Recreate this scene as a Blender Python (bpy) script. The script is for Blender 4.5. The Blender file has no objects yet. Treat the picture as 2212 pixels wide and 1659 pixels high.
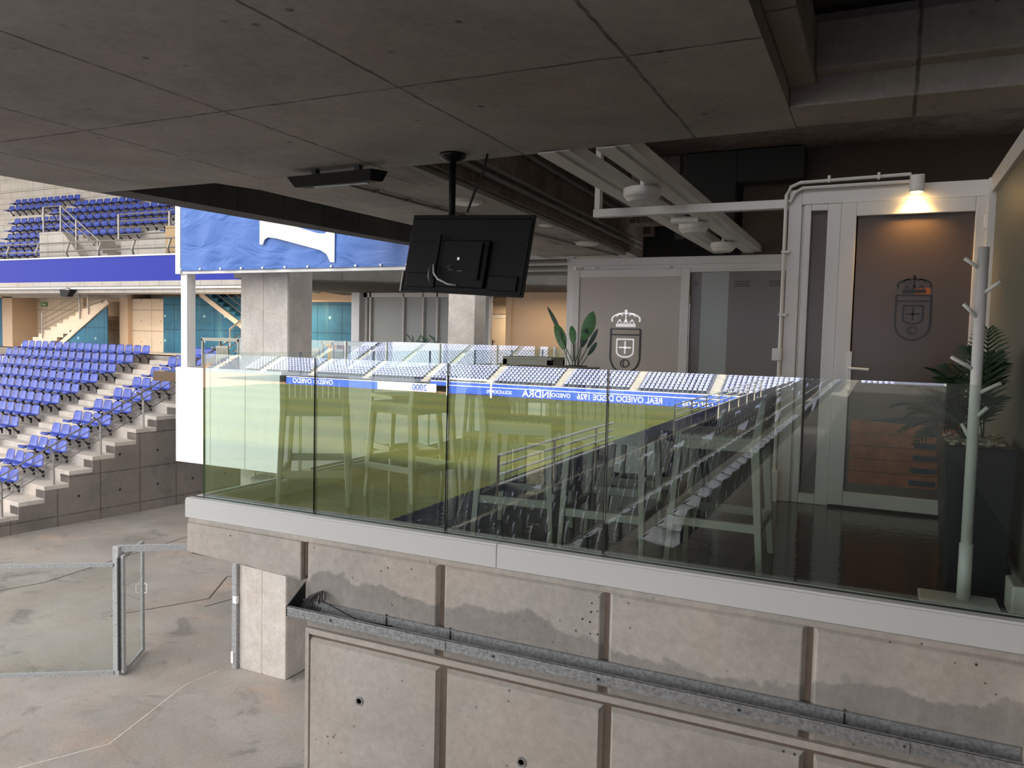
import bpy, math, random
from mathutils import Vector, Matrix
random.seed(7)
D = bpy.data; SC = bpy.context.scene; COL = SC.collection
# ------------------------------------------------------------------ camera
CAMPOS = Vector((4.215984, -3.935481, 1.271548))
RM = ((0.904134, 0.046525, -0.424708), (0.426597, -0.043415, 0.903399), (0.023592, -0.997973, -0.0591))
FPX = 1675.09
cam = D.cameras.new('camera'); cam.sensor_width = 36; cam.sensor_fit = 'HORIZONTAL'; cam.lens = FPX / 2212 * 36
cam.clip_start = .05; cam.clip_end = 600
co = D.objects.new('camera', cam); COL.objects.link(co)
m = Matrix.Identity(4)
for i in range(3):
    m[i][0] = RM[i][0]; m[i][1] = -RM[i][1]; m[i][2] = -RM[i][2]; m[i][3] = CAMPOS[i]
co.matrix_world = m; SC.camera = co
def proj(p):
    d = [sum(RM[i][j] * (p[i] - CAMPOS[i]) for i in range(3)) for j in range(3)]
    if d[2] < .1: return (-9999, -9999)
    return (1106 + FPX * d[0] / d[2], 829.5 + FPX * d[1] / d[2])
# ------------------------------------------------------------------ world, light, exposure
W = D.worlds.new('sky'); SC.world = W; W.use_nodes = True
nt = W.node_tree; bg = nt.nodes['Background']
tcw = nt.nodes.new('ShaderNodeTexCoord'); sep = nt.nodes.new('ShaderNodeSeparateXYZ'); rp = nt.nodes.new('ShaderNodeValToRGB')
nt.links.new(tcw.outputs['Generated'], sep.inputs[0]); nt.links.new(sep.outputs['Z'], rp.inputs[0]); nt.links.new(rp.outputs[0], bg.inputs[0])
rp.color_ramp.elements[0].color = (.70, .69, .67, 1); rp.color_ramp.elements[1].color = (1, .985, .965, 1); rp.color_ramp.elements[1].position = .35
bg.inputs[1].default_value = 2.2
sl = D.lights.new('sun', 'SUN'); sl.energy = 15; sl.angle = math.radians(1.5); sl.color = (1, .97, .92)
so = D.objects.new('sun', sl); COL.objects.link(so)
so.rotation_euler = Vector((.12, .84, .54)).to_track_quat('Z', 'Y').to_euler()
SC.view_settings.view_transform = 'Standard'; SC.view_settings.look = 'None'; SC.view_settings.gamma = 1
SC.view_settings.use_curve_mapping = False; SC.view_settings.exposure = .68
def area(name, loc, size, sizey, power, color, rot=(0, 0, 0)):
    l = D.lights.new(name, 'AREA'); l.shape = 'RECTANGLE'; l.size = size; l.size_y = sizey; l.energy = power; l.color = color
    o = D.objects.new(name, l); COL.objects.link(o); o.location = loc; o.rotation_euler = rot; return o
# lamps of the concourses under the stands (warm tubes)
for i, (x, y, z, sx, sy, p) in enumerate([(-31, 18.7, 2.75, 5, .5, 420), (-23.5, 18.7, 2.75, 5, .5, 420), (-17.5, 19.2, 2.6, 4, .5, 190),
                                          (-12.9, 20.6, 2.85, 3, .5, 160), (-7.2, 21, 2.5, 1.5, .4, 60), (-5, 17.5, 2.55, 2, .3, 28)]):
    area('concourse_tube', (x, y, z), sx, sy, p, (1, .78, .52))
# ------------------------------------------------------------------ materials
MATS = {}
def newmat(n):
    m = D.materials.new(n); m.use_nodes = True; MATS[n] = m
    return m, m.node_tree, m.node_tree.nodes, m.node_tree.links, m.node_tree.nodes['Principled BSDF']
def plain(n, col, rough=.5, metal=0, emit=None, estr=0, spec=.5, var=0, vscale=8):
    m, nt, N, L, P = newmat(n)
    P.inputs['Base Color'].default_value = (*col, 1); P.inputs['Roughness'].default_value = rough; P.inputs['Metallic'].default_value = metal
    P.inputs['Specular IOR Level'].default_value = spec
    if emit: P.inputs['Emission Color'].default_value = (*emit, 1); P.inputs['Emission Strength'].default_value = estr
    if var:
        g = N.new('ShaderNodeNewGeometry'); t = N.new('ShaderNodeTexNoise'); t.inputs['Scale'].default_value = vscale; t.inputs['Detail'].default_value = 5
        L.new(g.outputs['Position'], t.inputs['Vector'])
        r = N.new('ShaderNodeValToRGB'); r.color_ramp.elements[0].position = .3; r.color_ramp.elements[1].position = .7
        r.color_ramp.elements[0].color = (*[c * (1 - var) for c in col], 1); r.color_ramp.elements[1].color = (*[min(1, c * (1 + var)) for c in col], 1)
        L.new(t.outputs[0], r.inputs[0]); L.new(r.outputs[0], P.inputs['Base Color'])
    return m
def concrete(n, col, rough=.85, big=.18, bigscale=1.2, fine=.12, pores=0, porescale=38, lines=(), linedark=.35, bump=.15, streak=None, stain=None, patch=None, holes=None, stretch=(1, 1, 1)):
    """concrete: cloudy tone, grain, pores, form joints (lines: axis, offset, period, width), streaks, stains, tie holes"""
    m, nt, N, L, P = newmat(n)
    P.inputs['Roughness'].default_value = rough; P.inputs['Specular IOR Level'].default_value = .25
    g = N.new('ShaderNodeNewGeometry'); pos = g.outputs['Position']
    mp = N.new('ShaderNodeMapping'); mp.inputs['Scale'].default_value = stretch; L.new(pos, mp.inputs['Vector'])
    def math_(op, a, b=None, c=None):
        q = N.new('ShaderNodeMath'); q.operation = op
        for k, v in enumerate((a, b, c)):
            if v is None: continue
            if isinstance(v, (int, float)): q.inputs[k].default_value = v
            else: L.new(v, q.inputs[k])
        return q.outputs[0]
    def noise(scale, detail=6, rg=.6, vec=None, dist=0):
        t = N.new('ShaderNodeTexNoise'); t.inputs['Scale'].default_value = scale; t.inputs['Detail'].default_value = detail
        t.inputs['Roughness'].default_value = rg; t.inputs['Distortion'].default_value = dist
        L.new(vec or mp.outputs[0], t.inputs['Vector']); return t.outputs[0]
    def rng(v, a, b, c, d):
        q = N.new('ShaderNodeMapRange'); L.new(v, q.inputs[0])
        for k, x in enumerate((a, b, c, d)): q.inputs[k + 1].default_value = x
        return q.outputs[0]
    fac = rng(noise(bigscale, 5, .6, None, .4), .3, .7, 1 - big, 1 + big)
    fac = math_('MULTIPLY', fac, rng(noise(22, 8, .7), .3, .7, 1 - fine, 1 + fine))
    mix = N.new('ShaderNodeMix'); mix.data_type = 'RGBA'
    mix.inputs[6].default_value = (*col, 1); mix.inputs[7].default_value = (col[0] * 1.02, col[1] * .9, col[2] * .8, 1)
    L.new(rng(noise(.8, 4), .45, .62, 0, .35), mix.inputs[0]); colr = mix.outputs[2]
    def over(c, f, rgb):
        q = N.new('ShaderNodeMix'); q.data_type = 'RGBA'; L.new(c, q.inputs[6]); q.inputs[7].default_value = (*rgb, 1); L.new(f, q.inputs[0]); return q.outputs[2]
    hb = noise(60, 6, .7)
    if patch:   # grey smeared lower zone, wavy edge at height z0
        z0, rgb = patch
        s = N.new('ShaderNodeSeparateXYZ'); L.new(pos, s.inputs[0])
        f = math_('ADD', s.outputs['Z'], rng(noise(1.6, 6, .6), .3, .7, -.13, .13))
        f1 = rng(f, z0 + .012, z0 - .012, 0, .85); colr = over(colr, f1, rgb)
        edge = math_('MULTIPLY', rng(math_('ABSOLUTE', math_('SUBTRACT', f, z0 + .02)), 0, .03, 1, 0), rng(noise(30, 6), .48, .6, 0, .7))
        colr = over(colr, edge, (.62, .58, .53))
    if stain:
        colr = over(colr, rng(noise(stain[1], 7, .65, None, 1.0), stain[2], stain[2] + .12, 0, stain[3]), stain[0])
    if streak:
        ms = N.new('ShaderNodeMapping'); ms.inputs['Scale'].default_value = streak[1]; L.new(pos, ms.inputs['Vector'])
        colr = over(colr, rng(noise(1, 4, .6, ms.outputs[0]), .55, .72, 0, streak[2]), streak[0])
    if pores:
        v = N.new('ShaderNodeTexVoronoi'); v.inputs['Scale'].default_value = porescale; L.new(pos, v.inputs['Vector'])
        pm = math_('MULTIPLY', rng(v.outputs['Distance'], .1, .2, 1, 0), rng(noise(3.5, 4), .5, .62, 0, 1))
        sv = N.new('ShaderNodeSeparateColor'); L.new(v.outputs['Color'], sv.inputs[0])
        pm = math_('MULTIPLY', pm, rng(sv.outputs[0], .62, .66, 0, pores)); colr = over(colr, pm, (.05, .045, .04))
    if lines:
        s = N.new('ShaderNodeSeparateXYZ'); L.new(pos, s.inputs[0]); acc = None
        wob = rng(noise(5, 3), .3, .7, -.006, .006)
        for ax, off, per, wd in lines:
            u = math_('ADD', s.outputs['XYZ'.index(ax)], wob); u = math_('SUBTRACT', u, off)
            u = math_('ABSOLUTE', math_('SUBTRACT', math_('FRACT', math_('ADD', math_('DIVIDE', u, per), 100.5)), .5))
            l = rng(math_('MULTIPLY', u, per), wd * .5, wd, 1, 0); acc = l if acc is None else math_('MAXIMUM', acc, l)
        acc = math_('MULTIPLY', acc, rng(noise(9, 5), .35, .55, .45, 1)); colr = over(colr, math_('MULTIPLY', acc, 1 - linedark), tuple(c * .18 for c in col))
        hb = math_('SUBTRACT', hb, math_('MULTIPLY', acc, 1.5))
    if holes:   # (axes, offsets, period, radius)
        s = N.new('ShaderNodeSeparateXYZ'); L.new(pos, s.inputs[0]); sq = None
        for ax, off, per in zip(holes[0], holes[1], holes[2]):
            u = math_('SUBTRACT', s.outputs['XYZ'.index(ax)], off)
            u = math_('MULTIPLY', math_('SUBTRACT', math_('FRACT', math_('ADD', math_('DIVIDE', u, per), 100.5)), .5), per)
            u = math_('MULTIPLY', u, u); sq = u if sq is None else math_('ADD', sq, u)
        d = math_('SQRT', sq); colr = over(colr, rng(d, holes[3] * .8, holes[3], 1, 0), holes[4])
    h = N.new('ShaderNodeMix'); h.data_type = 'RGBA'; h.blend_type = 'MULTIPLY'; h.inputs[0].default_value = 1
    L.new(colr, h.inputs[6]); cb = N.new('ShaderNodeCombineColor')
    for k in range(3): L.new(fac, cb.inputs[k])
    L.new(cb.outputs[0], h.inputs[7]); L.new(h.outputs[2], P.inputs['Base Color'])
    b = N.new('ShaderNodeBump'); b.inputs['Strength'].default_value = bump; b.inputs['Distance'].default_value = .02
    L.new(hb, b.inputs['Height']); L.new(b.outputs[0], P.inputs['Normal'])
    return m
concrete('slab', (.40, .375, .355), pores=.8, porescale=9, lines=(('X', .79, 1.18, .012), ('Y', -.58, 2.4, .012)), linedark=.2, big=.2, bigscale=1.0, stain=((.09, .08, .07), 2.6, .66, .5))
concrete('strip_soffit', (.37, .345, .32), lines=(), streak=((.1, .09, .08), (7, .8, 7), .7), big=.2)
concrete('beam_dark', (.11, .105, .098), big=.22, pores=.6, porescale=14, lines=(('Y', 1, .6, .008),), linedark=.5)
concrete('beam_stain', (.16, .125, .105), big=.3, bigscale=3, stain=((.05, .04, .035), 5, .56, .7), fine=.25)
concrete('plank_concrete', (.19, .15, .13), lines=(('X', .1, .19, .01),), linedark=.3, big=.3, bigscale=3, fine=.25)
concrete('wall_panels', (.58, .545, .505), pores=1, porescale=24, big=.13, bigscale=1.6, patch=(-.27, (.36, .34, .315)), streak=((.63, .6, .56), (12, 1, .7), .18), bump=.3)
concrete('wall_lower', (.57, .535, .50), pores=.9, porescale=20, big=.13, bigscale=1.3, streak=((.6, .57, .53), (14, 1, .8), .35), bump=.25)
concrete('groove', (.2, .16, .13), big=.2)
concrete('column', (.53, .50, .47), big=.14, bigscale=3, pores=1, porescale=30, streak=((.7, .68, .66), (6, 6, .7), .35), bump=.2)
concrete('lower_floor', (.30, .278, .258), rough=.7, big=.2, bigscale=.45, stain=((.15, .14, .13), 1.0, .56, .7), streak=((.42, .31, .25), (.5, .7, 1), .7), fine=.14, bump=.3)
concrete('tribune', (.54, .5, .46), big=.14, bigscale=1.5, stain=((.36, .31, .27), 2.2, .6, .5), streak=((.3, .27, .24), (1.2, 14, 14), .45))
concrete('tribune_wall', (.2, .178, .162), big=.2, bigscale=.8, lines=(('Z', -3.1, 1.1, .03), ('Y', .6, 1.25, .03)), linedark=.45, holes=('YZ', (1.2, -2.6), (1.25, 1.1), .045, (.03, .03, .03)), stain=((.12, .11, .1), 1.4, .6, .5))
concrete('cream_wall', (.68, .57, .44), big=.07, bigscale=.8, fine=.05, lines=(('Z', .25, .95, .022), ('X', -34.4, 1.25, .018)), linedark=.3, holes=('XZ', (-33.8, .7), (1.25, .95), .03, (.15, .12, .1)), bump=.08)
concrete('pale_concrete', (.58, .545, .5), big=.1, lines=(('Z', 4.5, .5, .02), ('X', -27, 1.1, .02)), linedark=.45, fine=.1)
concrete('warm_concrete', (.55, .4, .24), big=.1, lines=(('Z', 4.5, 1.0, .03), ('Y', 20, 1.1, .03)), linedark=.4)
concrete('teal_panels', (.028, .14, .24), rough=.55, big=.2, bigscale=.9, lines=(('Z', .2, 1.1, .025), ('X', -24.2, 1.2, .025)), linedark=.3, holes=('XZ', (-23.6, .8), (1.2, 1.1), .07, (.3, .5, .55)), streak=((.16, .36, .4), (2.5, 2, .3), .45), bump=.1)
concrete('brown_wall', (.15, .115, .095), big=.08, bigscale=.8, fine=.04, bump=.04)
concrete('dark_wall', (.05, .045, .04), big=.1)
concrete('peach_wall', (.62, .47, .34), big=.04, fine=.02, bump=.02)
plain('white_metal', (.80, .80, .80), .35)
plain('frame_metal', (.70, .68, .655), .4, var=.04, vscale=3)
plain('white_panel', (.70, .71, .73), .45, var=.03, vscale=1.5)
plain('galvanised', (.36, .37, .38), .5, .3, var=.35, vscale=55)
plain('steel_grey', (.34, .35, .36), .4, .6, var=.15, vscale=12)
plain('rail_steel', (.40, .38, .36), .35, .8)
plain('black_plastic', (.008, .008, .010), .55, spec=.25)
plain('black_gloss', (.006, .006, .007), .4, spec=.3)
plain('dark_trim', (.03, .035, .035), .5)
plain('unlit_black', (.012, .012, .012), .9)  # near-black painting the shade in tie holes, behind the door, over the partition
plain('stool_plastic', (.37, .365, .315), .42, var=.03)
plain('seat_blue', (.03, .065, .42), .3, var=.22, vscale=2.2)
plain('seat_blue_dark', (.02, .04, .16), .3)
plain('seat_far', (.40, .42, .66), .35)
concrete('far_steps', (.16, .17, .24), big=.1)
plain('bracket_black', (.03, .028, .028), .5)
plain('fascia_blue', (.012, .03, .40), .5, spec=.3)
plain('edge_green', (.01, .075, .06), .15)
plain('duct_dark', (.03, .031, .03), .6)
plain('conduit_grey', (.2, .185, .17), .5)
plain('lamp_white', (.72, .7, .67), .4)
plain('smoked_glass', (.10, .072, .055), .32, spec=.6)
plain('frosted_glass', (.5, .44, .39), .38, spec=.5)
plain('frosted_light', (.34, .36, .345), .35, spec=.5)
plain('frosted_dark', (.17, .15, .135), .35, spec=.5)
plain('green_grey_panel', (.17, .165, .125), .5)
plain('pale_glow', (.85, .83, .8), .3, emit=(.9, .88, .95), estr=.25)  # glow painted in for light through clear etching; television label too
plain('etched_dark', (.01, .01, .01), .3)
plain('crest_orange', (.4, .12, .03), .5)
plain('planter_navy', (.006, .011, .018), .35)
plain('pot_black', (.015, .015, .015), .4)
plain('pebble', (.5, .43, .33), .7, var=.2, vscale=60)
plain('leaf', (.045, .17, .04), .45, var=.35, vscale=25)
plain('leaf_dark', (.02, .055, .035), .5, var=.3, vscale=20)
plain('palm', (.018, .05, .02), .55, var=.3, vscale=30)
plain('stem', (.05, .08, .03), .5)
plain('white_paint', (.85, .85, .83), .4)
plain('yellow_plastic', (.8, .42, .02), .4)
plain('door_cream', (.72, .60, .48), .5)
plain('wood_orange', (.30, .10, .035), .45, var=.25, vscale=14)
plain('stripe_blue', (.02, .035, .06), .5)
plain('grass_pitch', (.13, .25, .02), .9, var=.22, vscale=.15)
plain('track', (.45, .25, .14), .9)
plain('board_blue', (.05, .13, .62), .5, emit=(.05, .13, .62), estr=.5)  # glow added to the blue so the boards look sunlit
plain('board_white', (.9, .9, .9), .5, emit=(1, 1, 1), estr=.6)  # glow added so boards, lettering and goal frame look sunlit
plain('sign_green', (.12, .3, .08), .5)
plain('roof_grey', (.3, .3, .3), .8)
plain('diffuser', (.8, .8, .78), .4)
plain('bulb_warm', (1, .8, .5), .4, emit=(1, .62, .22), estr=40)
plain('person_cloth', (.05, .06, .2), .8)
def glass_mat(n, tint, f0):
    m, nt, N, L, P = newmat(n); N.remove(P); out = N['Material Output']
    tr = N.new('ShaderNodeBsdfTransparent'); tr.inputs[0].default_value = (*tint, 1)
    gl = N.new('ShaderNodeBsdfGlossy'); gl.inputs['Roughness'].default_value = 0; gl.inputs[0].default_value = (1, 1, 1, 1)
    lw = N.new('ShaderNodeLayerWeight'); lw.inputs[0].default_value = .5
    pw = N.new('ShaderNodeMath'); pw.operation = 'POWER'; L.new(lw.outputs['Facing'], pw.inputs[0]); pw.inputs[1].default_value = 4
    mr = N.new('ShaderNodeMapRange'); L.new(pw.outputs[0], mr.inputs[0]); mr.inputs[3].default_value = f0; mr.inputs[4].default_value = .9
    mx = N.new('ShaderNodeMixShader'); L.new(mr.outputs[0], mx.inputs[0]); L.new(tr.outputs[0], mx.inputs[1]); L.new(gl.outputs[0], mx.inputs[2])
    L.new(mx.outputs[0], out.inputs[0]); return m
glass_mat('glass_front', (.915, .965, .935), .10)
glass_mat('glass_side', (.93, .97, .95), .05)
def banner_mat():
    m, nt, N, L, P = newmat('banner_cloth'); P.inputs['Base Color'].default_value = (.045, .14, .46, 1); P.inputs['Roughness'].default_value = .42
    g = N.new('ShaderNodeNewGeometry'); t = N.new('ShaderNodeTexNoise'); t.inputs['Scale'].default_value = 1.3; t.inputs['Detail'].default_value = 3; t.inputs['Distortion'].default_value = 1.2
    mp = N.new('ShaderNodeMapping'); mp.inputs['Scale'].default_value = (1, 1, 2.2); L.new(g.outputs['Position'], mp.inputs['Vector']); L.new(mp.outputs[0], t.inputs['Vector'])
    b = N.new('ShaderNodeBump'); b.inputs['Strength'].default_value = .35; b.inputs['Distance'].default_value = .12; L.new(t.outputs[0], b.inputs['Height']); L.new(b.outputs[0], P.inputs['Normal'])
banner_mat()
def polished():
    m, nt, N, L, P = newmat('polished_floor')
    g = N.new('ShaderNodeNewGeometry'); t = N.new('ShaderNodeTexNoise'); t.inputs['Scale'].default_value = 2.5; t.inputs['Detail'].default_value = 5; L.new(g.outputs['Position'], t.inputs['Vector'])
    r = N.new('ShaderNodeValToRGB'); r.color_ramp.elements[0].color = (.03, .023, .018, 1); r.color_ramp.elements[1].color = (.05, .04, .03, 1); L.new(t.outputs[0], r.inputs[0]); L.new(r.outputs[0], P.inputs['Base Color'])
    P.inputs['Roughness'].default_value = .1; P.inputs['Specular IOR Level'].default_value = .55
    t2 = N.new('ShaderNodeTexNoise'); t2.inputs['Scale'].default_value = 9; t2.inputs['Detail'].default_value = 2
    mp = N.new('ShaderNodeMapping'); mp.inputs['Scale'].default_value = (1, 3, 1); L.new(g.outputs['Position'], mp.inputs['Vector']); L.new(mp.outputs[0], t2.inputs['Vector'])
    b = N.new('ShaderNodeBump'); b.inputs['Strength'].default_value = .12; b.inputs['Distance'].default_value = .02; L.new(t2.outputs[0], b.inputs['Height']); L.new(b.outputs[0], P.inputs['Normal'])
polished()
def pitch_mat():
    m = MATS['grass_pitch']; N = m.node_tree.nodes; L = m.node_tree.links; P = N['Principled BSDF']
    g = N.new('ShaderNodeNewGeometry'); s = N.new('ShaderNodeSeparateXYZ'); L.new(g.outputs['Position'], s.inputs[0])
    w = N.new('ShaderNodeMath'); w.operation = 'SINE'; q = N.new('ShaderNodeMath'); q.operation = 'MULTIPLY'; q.inputs[1].default_value = .58
    L.new(s.outputs['Y'], q.inputs[0]); L.new(q.outputs[0], w.inputs[0])
    r = N.new('ShaderNodeMapRange'); r.inputs[1].default_value = -.15; r.inputs[2].default_value = .15; L.new(w.outputs[0], r.inputs[0])
    mx = N.new('ShaderNodeMix'); mx.data_type = 'RGBA'; mx.inputs[6].default_value = (.112, .116, .003, 1); mx.inputs[7].default_value = (.075, .092, .004, 1)
    L.new(r.outputs[0], mx.inputs[0]); L.new(mx.outputs[2], P.inputs['Base Color'])
pitch_mat()
# ------------------------------------------------------------------ mesh helpers
class MB:
    def __init__(s): s.v = []; s.f = []; s.mi = []; s.cur = 0
    def add(s, vs, fs):
        b = len(s.v); s.v += [tuple(v) for v in vs]; s.f += [tuple(b + i for i in f) for f in fs]; s.mi += [s.cur] * len(fs); return s
    def box(s, x0, x1, y0, y1, z0, z1):
        return s.hexa([(x0, y0), (x1, y0), (x1, y1), (x0, y1)], z0, z1)
    def hexa(s, p, z0, z1):
        return s.prism([(x, y, z0) for x, y in p], (0, 0, z1 - z0))
    def prism(s, pts, ext):   # polygon extruded by a vector
        n = len(pts); e = Vector(ext); a = [Vector(p) for p in pts]; vs = a + [p + e for p in a]
        nrm = Vector((0, 0, 0))
        for i in range(n): nrm += a[i].cross(a[(i + 1) % n])
        fl = nrm.dot(e) > 0
        fs = [tuple(range(n))[::-1] if fl else tuple(range(n)), tuple(range(n, 2 * n)) if fl else tuple(range(n, 2 * n))[::-1]]
        for i in range(n):
            j = (i + 1) % n; q = (i, j, n + j, n + i); fs.append(q if fl else q[::-1])
        return s.add(vs, fs)
    def obox(s, c, ax, ay, az):  # centre, half axes
        c, ax, ay, az = map(Vector, (c, ax, ay, az)); vs = [c + ax * i + ay * j + az * k for k in (-1, 1) for j in (-1, 1) for i in (-1, 1)]
        fs = [(0, 2, 3, 1), (4, 5, 7, 6), (0, 1, 5, 4), (2, 6, 7, 3), (0, 4, 6, 2), (1, 3, 7, 5)]
        if ax.cross(ay).dot(az) < 0: fs = [f[::-1] for f in fs]
        return s.add(vs, fs)
    def bar(s, a, b, w, h, up=(0, 0, 1)):
        a, b = Vector(a), Vector(b); d = b - a; u = Vector(up); sd = d.cross(u)
        if sd.length < 1e-6: sd = d.cross(Vector((0, 1, 0)))
        sd.normalize(); u = sd.cross(d).normalized(); return s.obox((a + b) / 2, d / 2, sd * w / 2, u * h / 2)
    def tube(s, pts, r, n=8, r1=None, caps=True):
        pts = [Vector(p) for p in pts]; rings = []; k = len(pts)
        for i, p in enumerate(pts):
            d = (pts[min(i + 1, k - 1)] - pts[max(i - 1, 0)]).normalized(); u = Vector((0, 0, 1)) if abs(d.z) < .9 else Vector((0, 1, 0))
            a = d.cross(u).normalized(); b = a.cross(d); rr = r if r1 is None else r + (r1 - r) * i / (k - 1)
            rings.append([p + (a * math.cos(t) + b * math.sin(t)) * rr for t in [2 * math.pi * j / n for j in range(n)]])
        vs = [v for g in rings for v in g]; fs = []
        for i in range(k - 1):
            for j in range(n):
                q = (j + 1) % n; fs.append((i * n + j, i * n + q, (i + 1) * n + q, (i + 1) * n + j))
        if caps: fs += [tuple(range(n))[::-1], tuple((k - 1) * n + j for j in range(n))]
        return s.add(vs, [f[::-1] for f in fs])
    def lathe(s, prof, c=(0, 0, 0), n=28):
        vs = []; fs = []; k = len(prof)
        for r, z in prof:
            for j in range(n):
                t = 2 * math.pi * j / n; vs.append((c[0] + r * math.cos(t), c[1] + r * math.sin(t), c[2] + z))
        for i in range(k - 1):
            for j in range(n):
                q = (j + 1) % n; fs.append((i * n + j, i * n + q, (i + 1) * n + q, (i + 1) * n + j))
        fs += [tuple(range(n))[::-1], tuple((k - 1) * n + j for j in range(n))]
        return s.add(vs, fs)
    def build(s, name, mat, parent=None, bevel=0, smooth=False, loc=None, rz=0):
        me = D.meshes.new(name); me.from_pydata(s.v, [], s.f)
        for mm in ([mat] if isinstance(mat, str) else mat): me.materials.append(MATS[mm])
        if not isinstance(mat, str): me.polygons.foreach_set('material_index', s.mi)
        if smooth: me.polygons.foreach_set('use_smooth', [True] * len(s.f))
        me.update(); o = D.objects.new(name, me); COL.objects.link(o)
        if bevel:
            b = o.modifiers.new('b', 'BEVEL'); b.width = bevel; b.segments = 2; b.limit_method = 'ANGLE'
        if parent: o.parent = parent
        if loc: o.location = loc
        if rz: o.rotation_euler = (0, 0, rz)
        return o
def tag(o, label, cat, group=None, kind=None):
    o['label'] = label; o['category'] = cat
    if group: o['group'] = group
    if kind: o['kind'] = kind
    return o
def struct(o, label=None):
    o['kind'] = 'structure'
    if label: o['label'] = label
    return o
def thing(name, label, cat, loc=(0, 0, 0), rz=0, group=None):
    o = D.objects.new(name, None); COL.objects.link(o); o.location = loc; o.rotation_euler = (0, 0, rz); o.empty_display_size = .1
    return tag(o, label, cat, group)
def kids(o): return [c for c in D.objects if c.parent == o]
def dup(root, loc, rz=0, label=None, group=None):
    r = root.copy(); COL.objects.link(r); r.location = loc; r.rotation_euler = (0, 0, rz)
    if label: r['label'] = label
    if group: r['group'] = group
    for ch in kids(root):
        c = ch.copy(); COL.objects.link(c); c.parent = r
        for g in kids(ch):
            d = g.copy(); COL.objects.link(d); d.parent = c
    return r
def text_mesh(name, txt, size, mat, loc, rot, parent=None, ext=.004, align='CENTER', sx=1):
    c = D.curves.new(name, 'FONT'); c.body = txt; c.size = size; c.extrude = ext; c.align_x = align; c.align_y = 'CENTER'; c.offset = size * .012
    o = D.objects.new(name + '_src', c); COL.objects.link(o); dg = bpy.context.evaluated_depsgraph_get()
    me = D.meshes.new_from_object(o.evaluated_get(dg)); D.objects.remove(o); D.curves.remove(c)
    me.materials.clear(); me.materials.append(MATS[mat]); q = D.objects.new(name, me); COL.objects.link(q)
    q.location = loc; q.rotation_euler = rot; q.scale = (sx, 1, 1)
    if parent: q.parent = parent
    return q
ZF = -4.5; ZC = 2.52
# ================================================================== SETTING: near slab, beams
B = MB(); B.hexa([(-.2, -5.2), (-.2, -4.4), (-2.62, -4.4), (-2.47, 0), (-2.36, .99), (-2.01, .99), (1.05, .99), (3.0, .9), (3.73, .87), (3.73, -14), (1.8, -14), (1.8, -5.2)], ZC, 3.4)  # unseen outline behind the viewer shaped to shade the front wall's right side
struct(B.build('ceiling', 'slab'), 'flat concrete soffit with form joints over the viewer')
B = MB(); B.box(3.73, 12, .45, .86, ZC, 3.4); B.box(3.73, 3.86, -14, .45, 2.62, 2.9)
B.box(3.86, 12, .33, .45, 2.66, 2.9)
struct(B.build('ceiling', 'slab', bevel=.01), 'concrete edge strip beside the deep ceiling recess')
B = MB(); B.box(3.7, 5.35, -14, .5, 2.98, 3.4); B.box(5.38, 12, -14, .5, 2.98, 3.4)
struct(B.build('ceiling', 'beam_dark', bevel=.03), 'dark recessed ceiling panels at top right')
B = MB(); B.hexa([(-2.36, .985), (-2.05, 3.3), (-1.75, 5.24), (-1.5, 7.7), (-1.3, 7.7), (-1.52, 5.24), (-1.77, 3.0), (-2.01, .985)], ZC, 3.45)
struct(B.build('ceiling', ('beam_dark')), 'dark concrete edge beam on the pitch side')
B = MB(); B.hexa([(-.92, .985), (-.77, 1.35), (-.62, 3.54), (-.5, 7.7), (.82, 7.7), (1.05, .985)], ZC, 3.45)
struct(B.build('ceiling', 'strip_soffit'), 'concrete soffit strip over the terrace')
B = MB(); B.hexa([(1.05, .985), (.82, 7.7), (.90, 7.7), (1.13, .985)], ZC + .04, 3.8)
struct(B.build('ceiling', 'beam_stain'), 'stained concrete beam side with conduits')
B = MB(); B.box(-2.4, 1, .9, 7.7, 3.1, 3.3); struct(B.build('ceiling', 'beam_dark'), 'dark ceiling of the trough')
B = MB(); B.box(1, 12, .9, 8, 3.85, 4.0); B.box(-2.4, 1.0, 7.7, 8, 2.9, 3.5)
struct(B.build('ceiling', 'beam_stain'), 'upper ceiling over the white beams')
# far walls over the partition
B = MB(); B.box(.8, 1.62, 6.9, 7.3, 2.95, 3.85); struct(B.build('wall_back', 'plank_concrete'), 'plank marked concrete wall above the partition')
B = MB(); B.box(2.45, 12, 7.12, 7.3, 2.3, 3.85); B.box(11.8, 12, -8, 7.3, -1, 3.85); struct(B.build('wall_back', 'brown_wall'), 'plain brown wall behind the terrace')
B = MB(); B.box(.7, 12, 8.05, 8.2, 2.0, 4.2); struct(B.build('wall_back', 'unlit_black'), 'near-black sheet painting the shade above the partition')  # black backing added for the shaded gap, also keeps sky from showing
t = thing('air_duct', 'dark metal duct bending along the brown wall above the white beams', 'duct', (1.9, 6.9, 3.0))
B = MB(); B.box(-.18, .50, -.1, .12, -.25, .84); B.build('duct_riser', 'duct_dark', t, .01)
B = MB(); B.box(.50, 1.35, -.1, .12, .42, .84); B.build('duct_branch', 'duct_dark', t, .01)
B = MB(); B.box(-.30, -.19, -.12, 0, -.3, .35); B.tube([(-.27, -.1, -.3), (-.27, -.1, .4)], .012); B.build('cable_riser', 'dark_trim', t)
t = thing('conduit_run', 'bundle of grey conduits clipped along the stained beam side', 'conduit')
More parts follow.
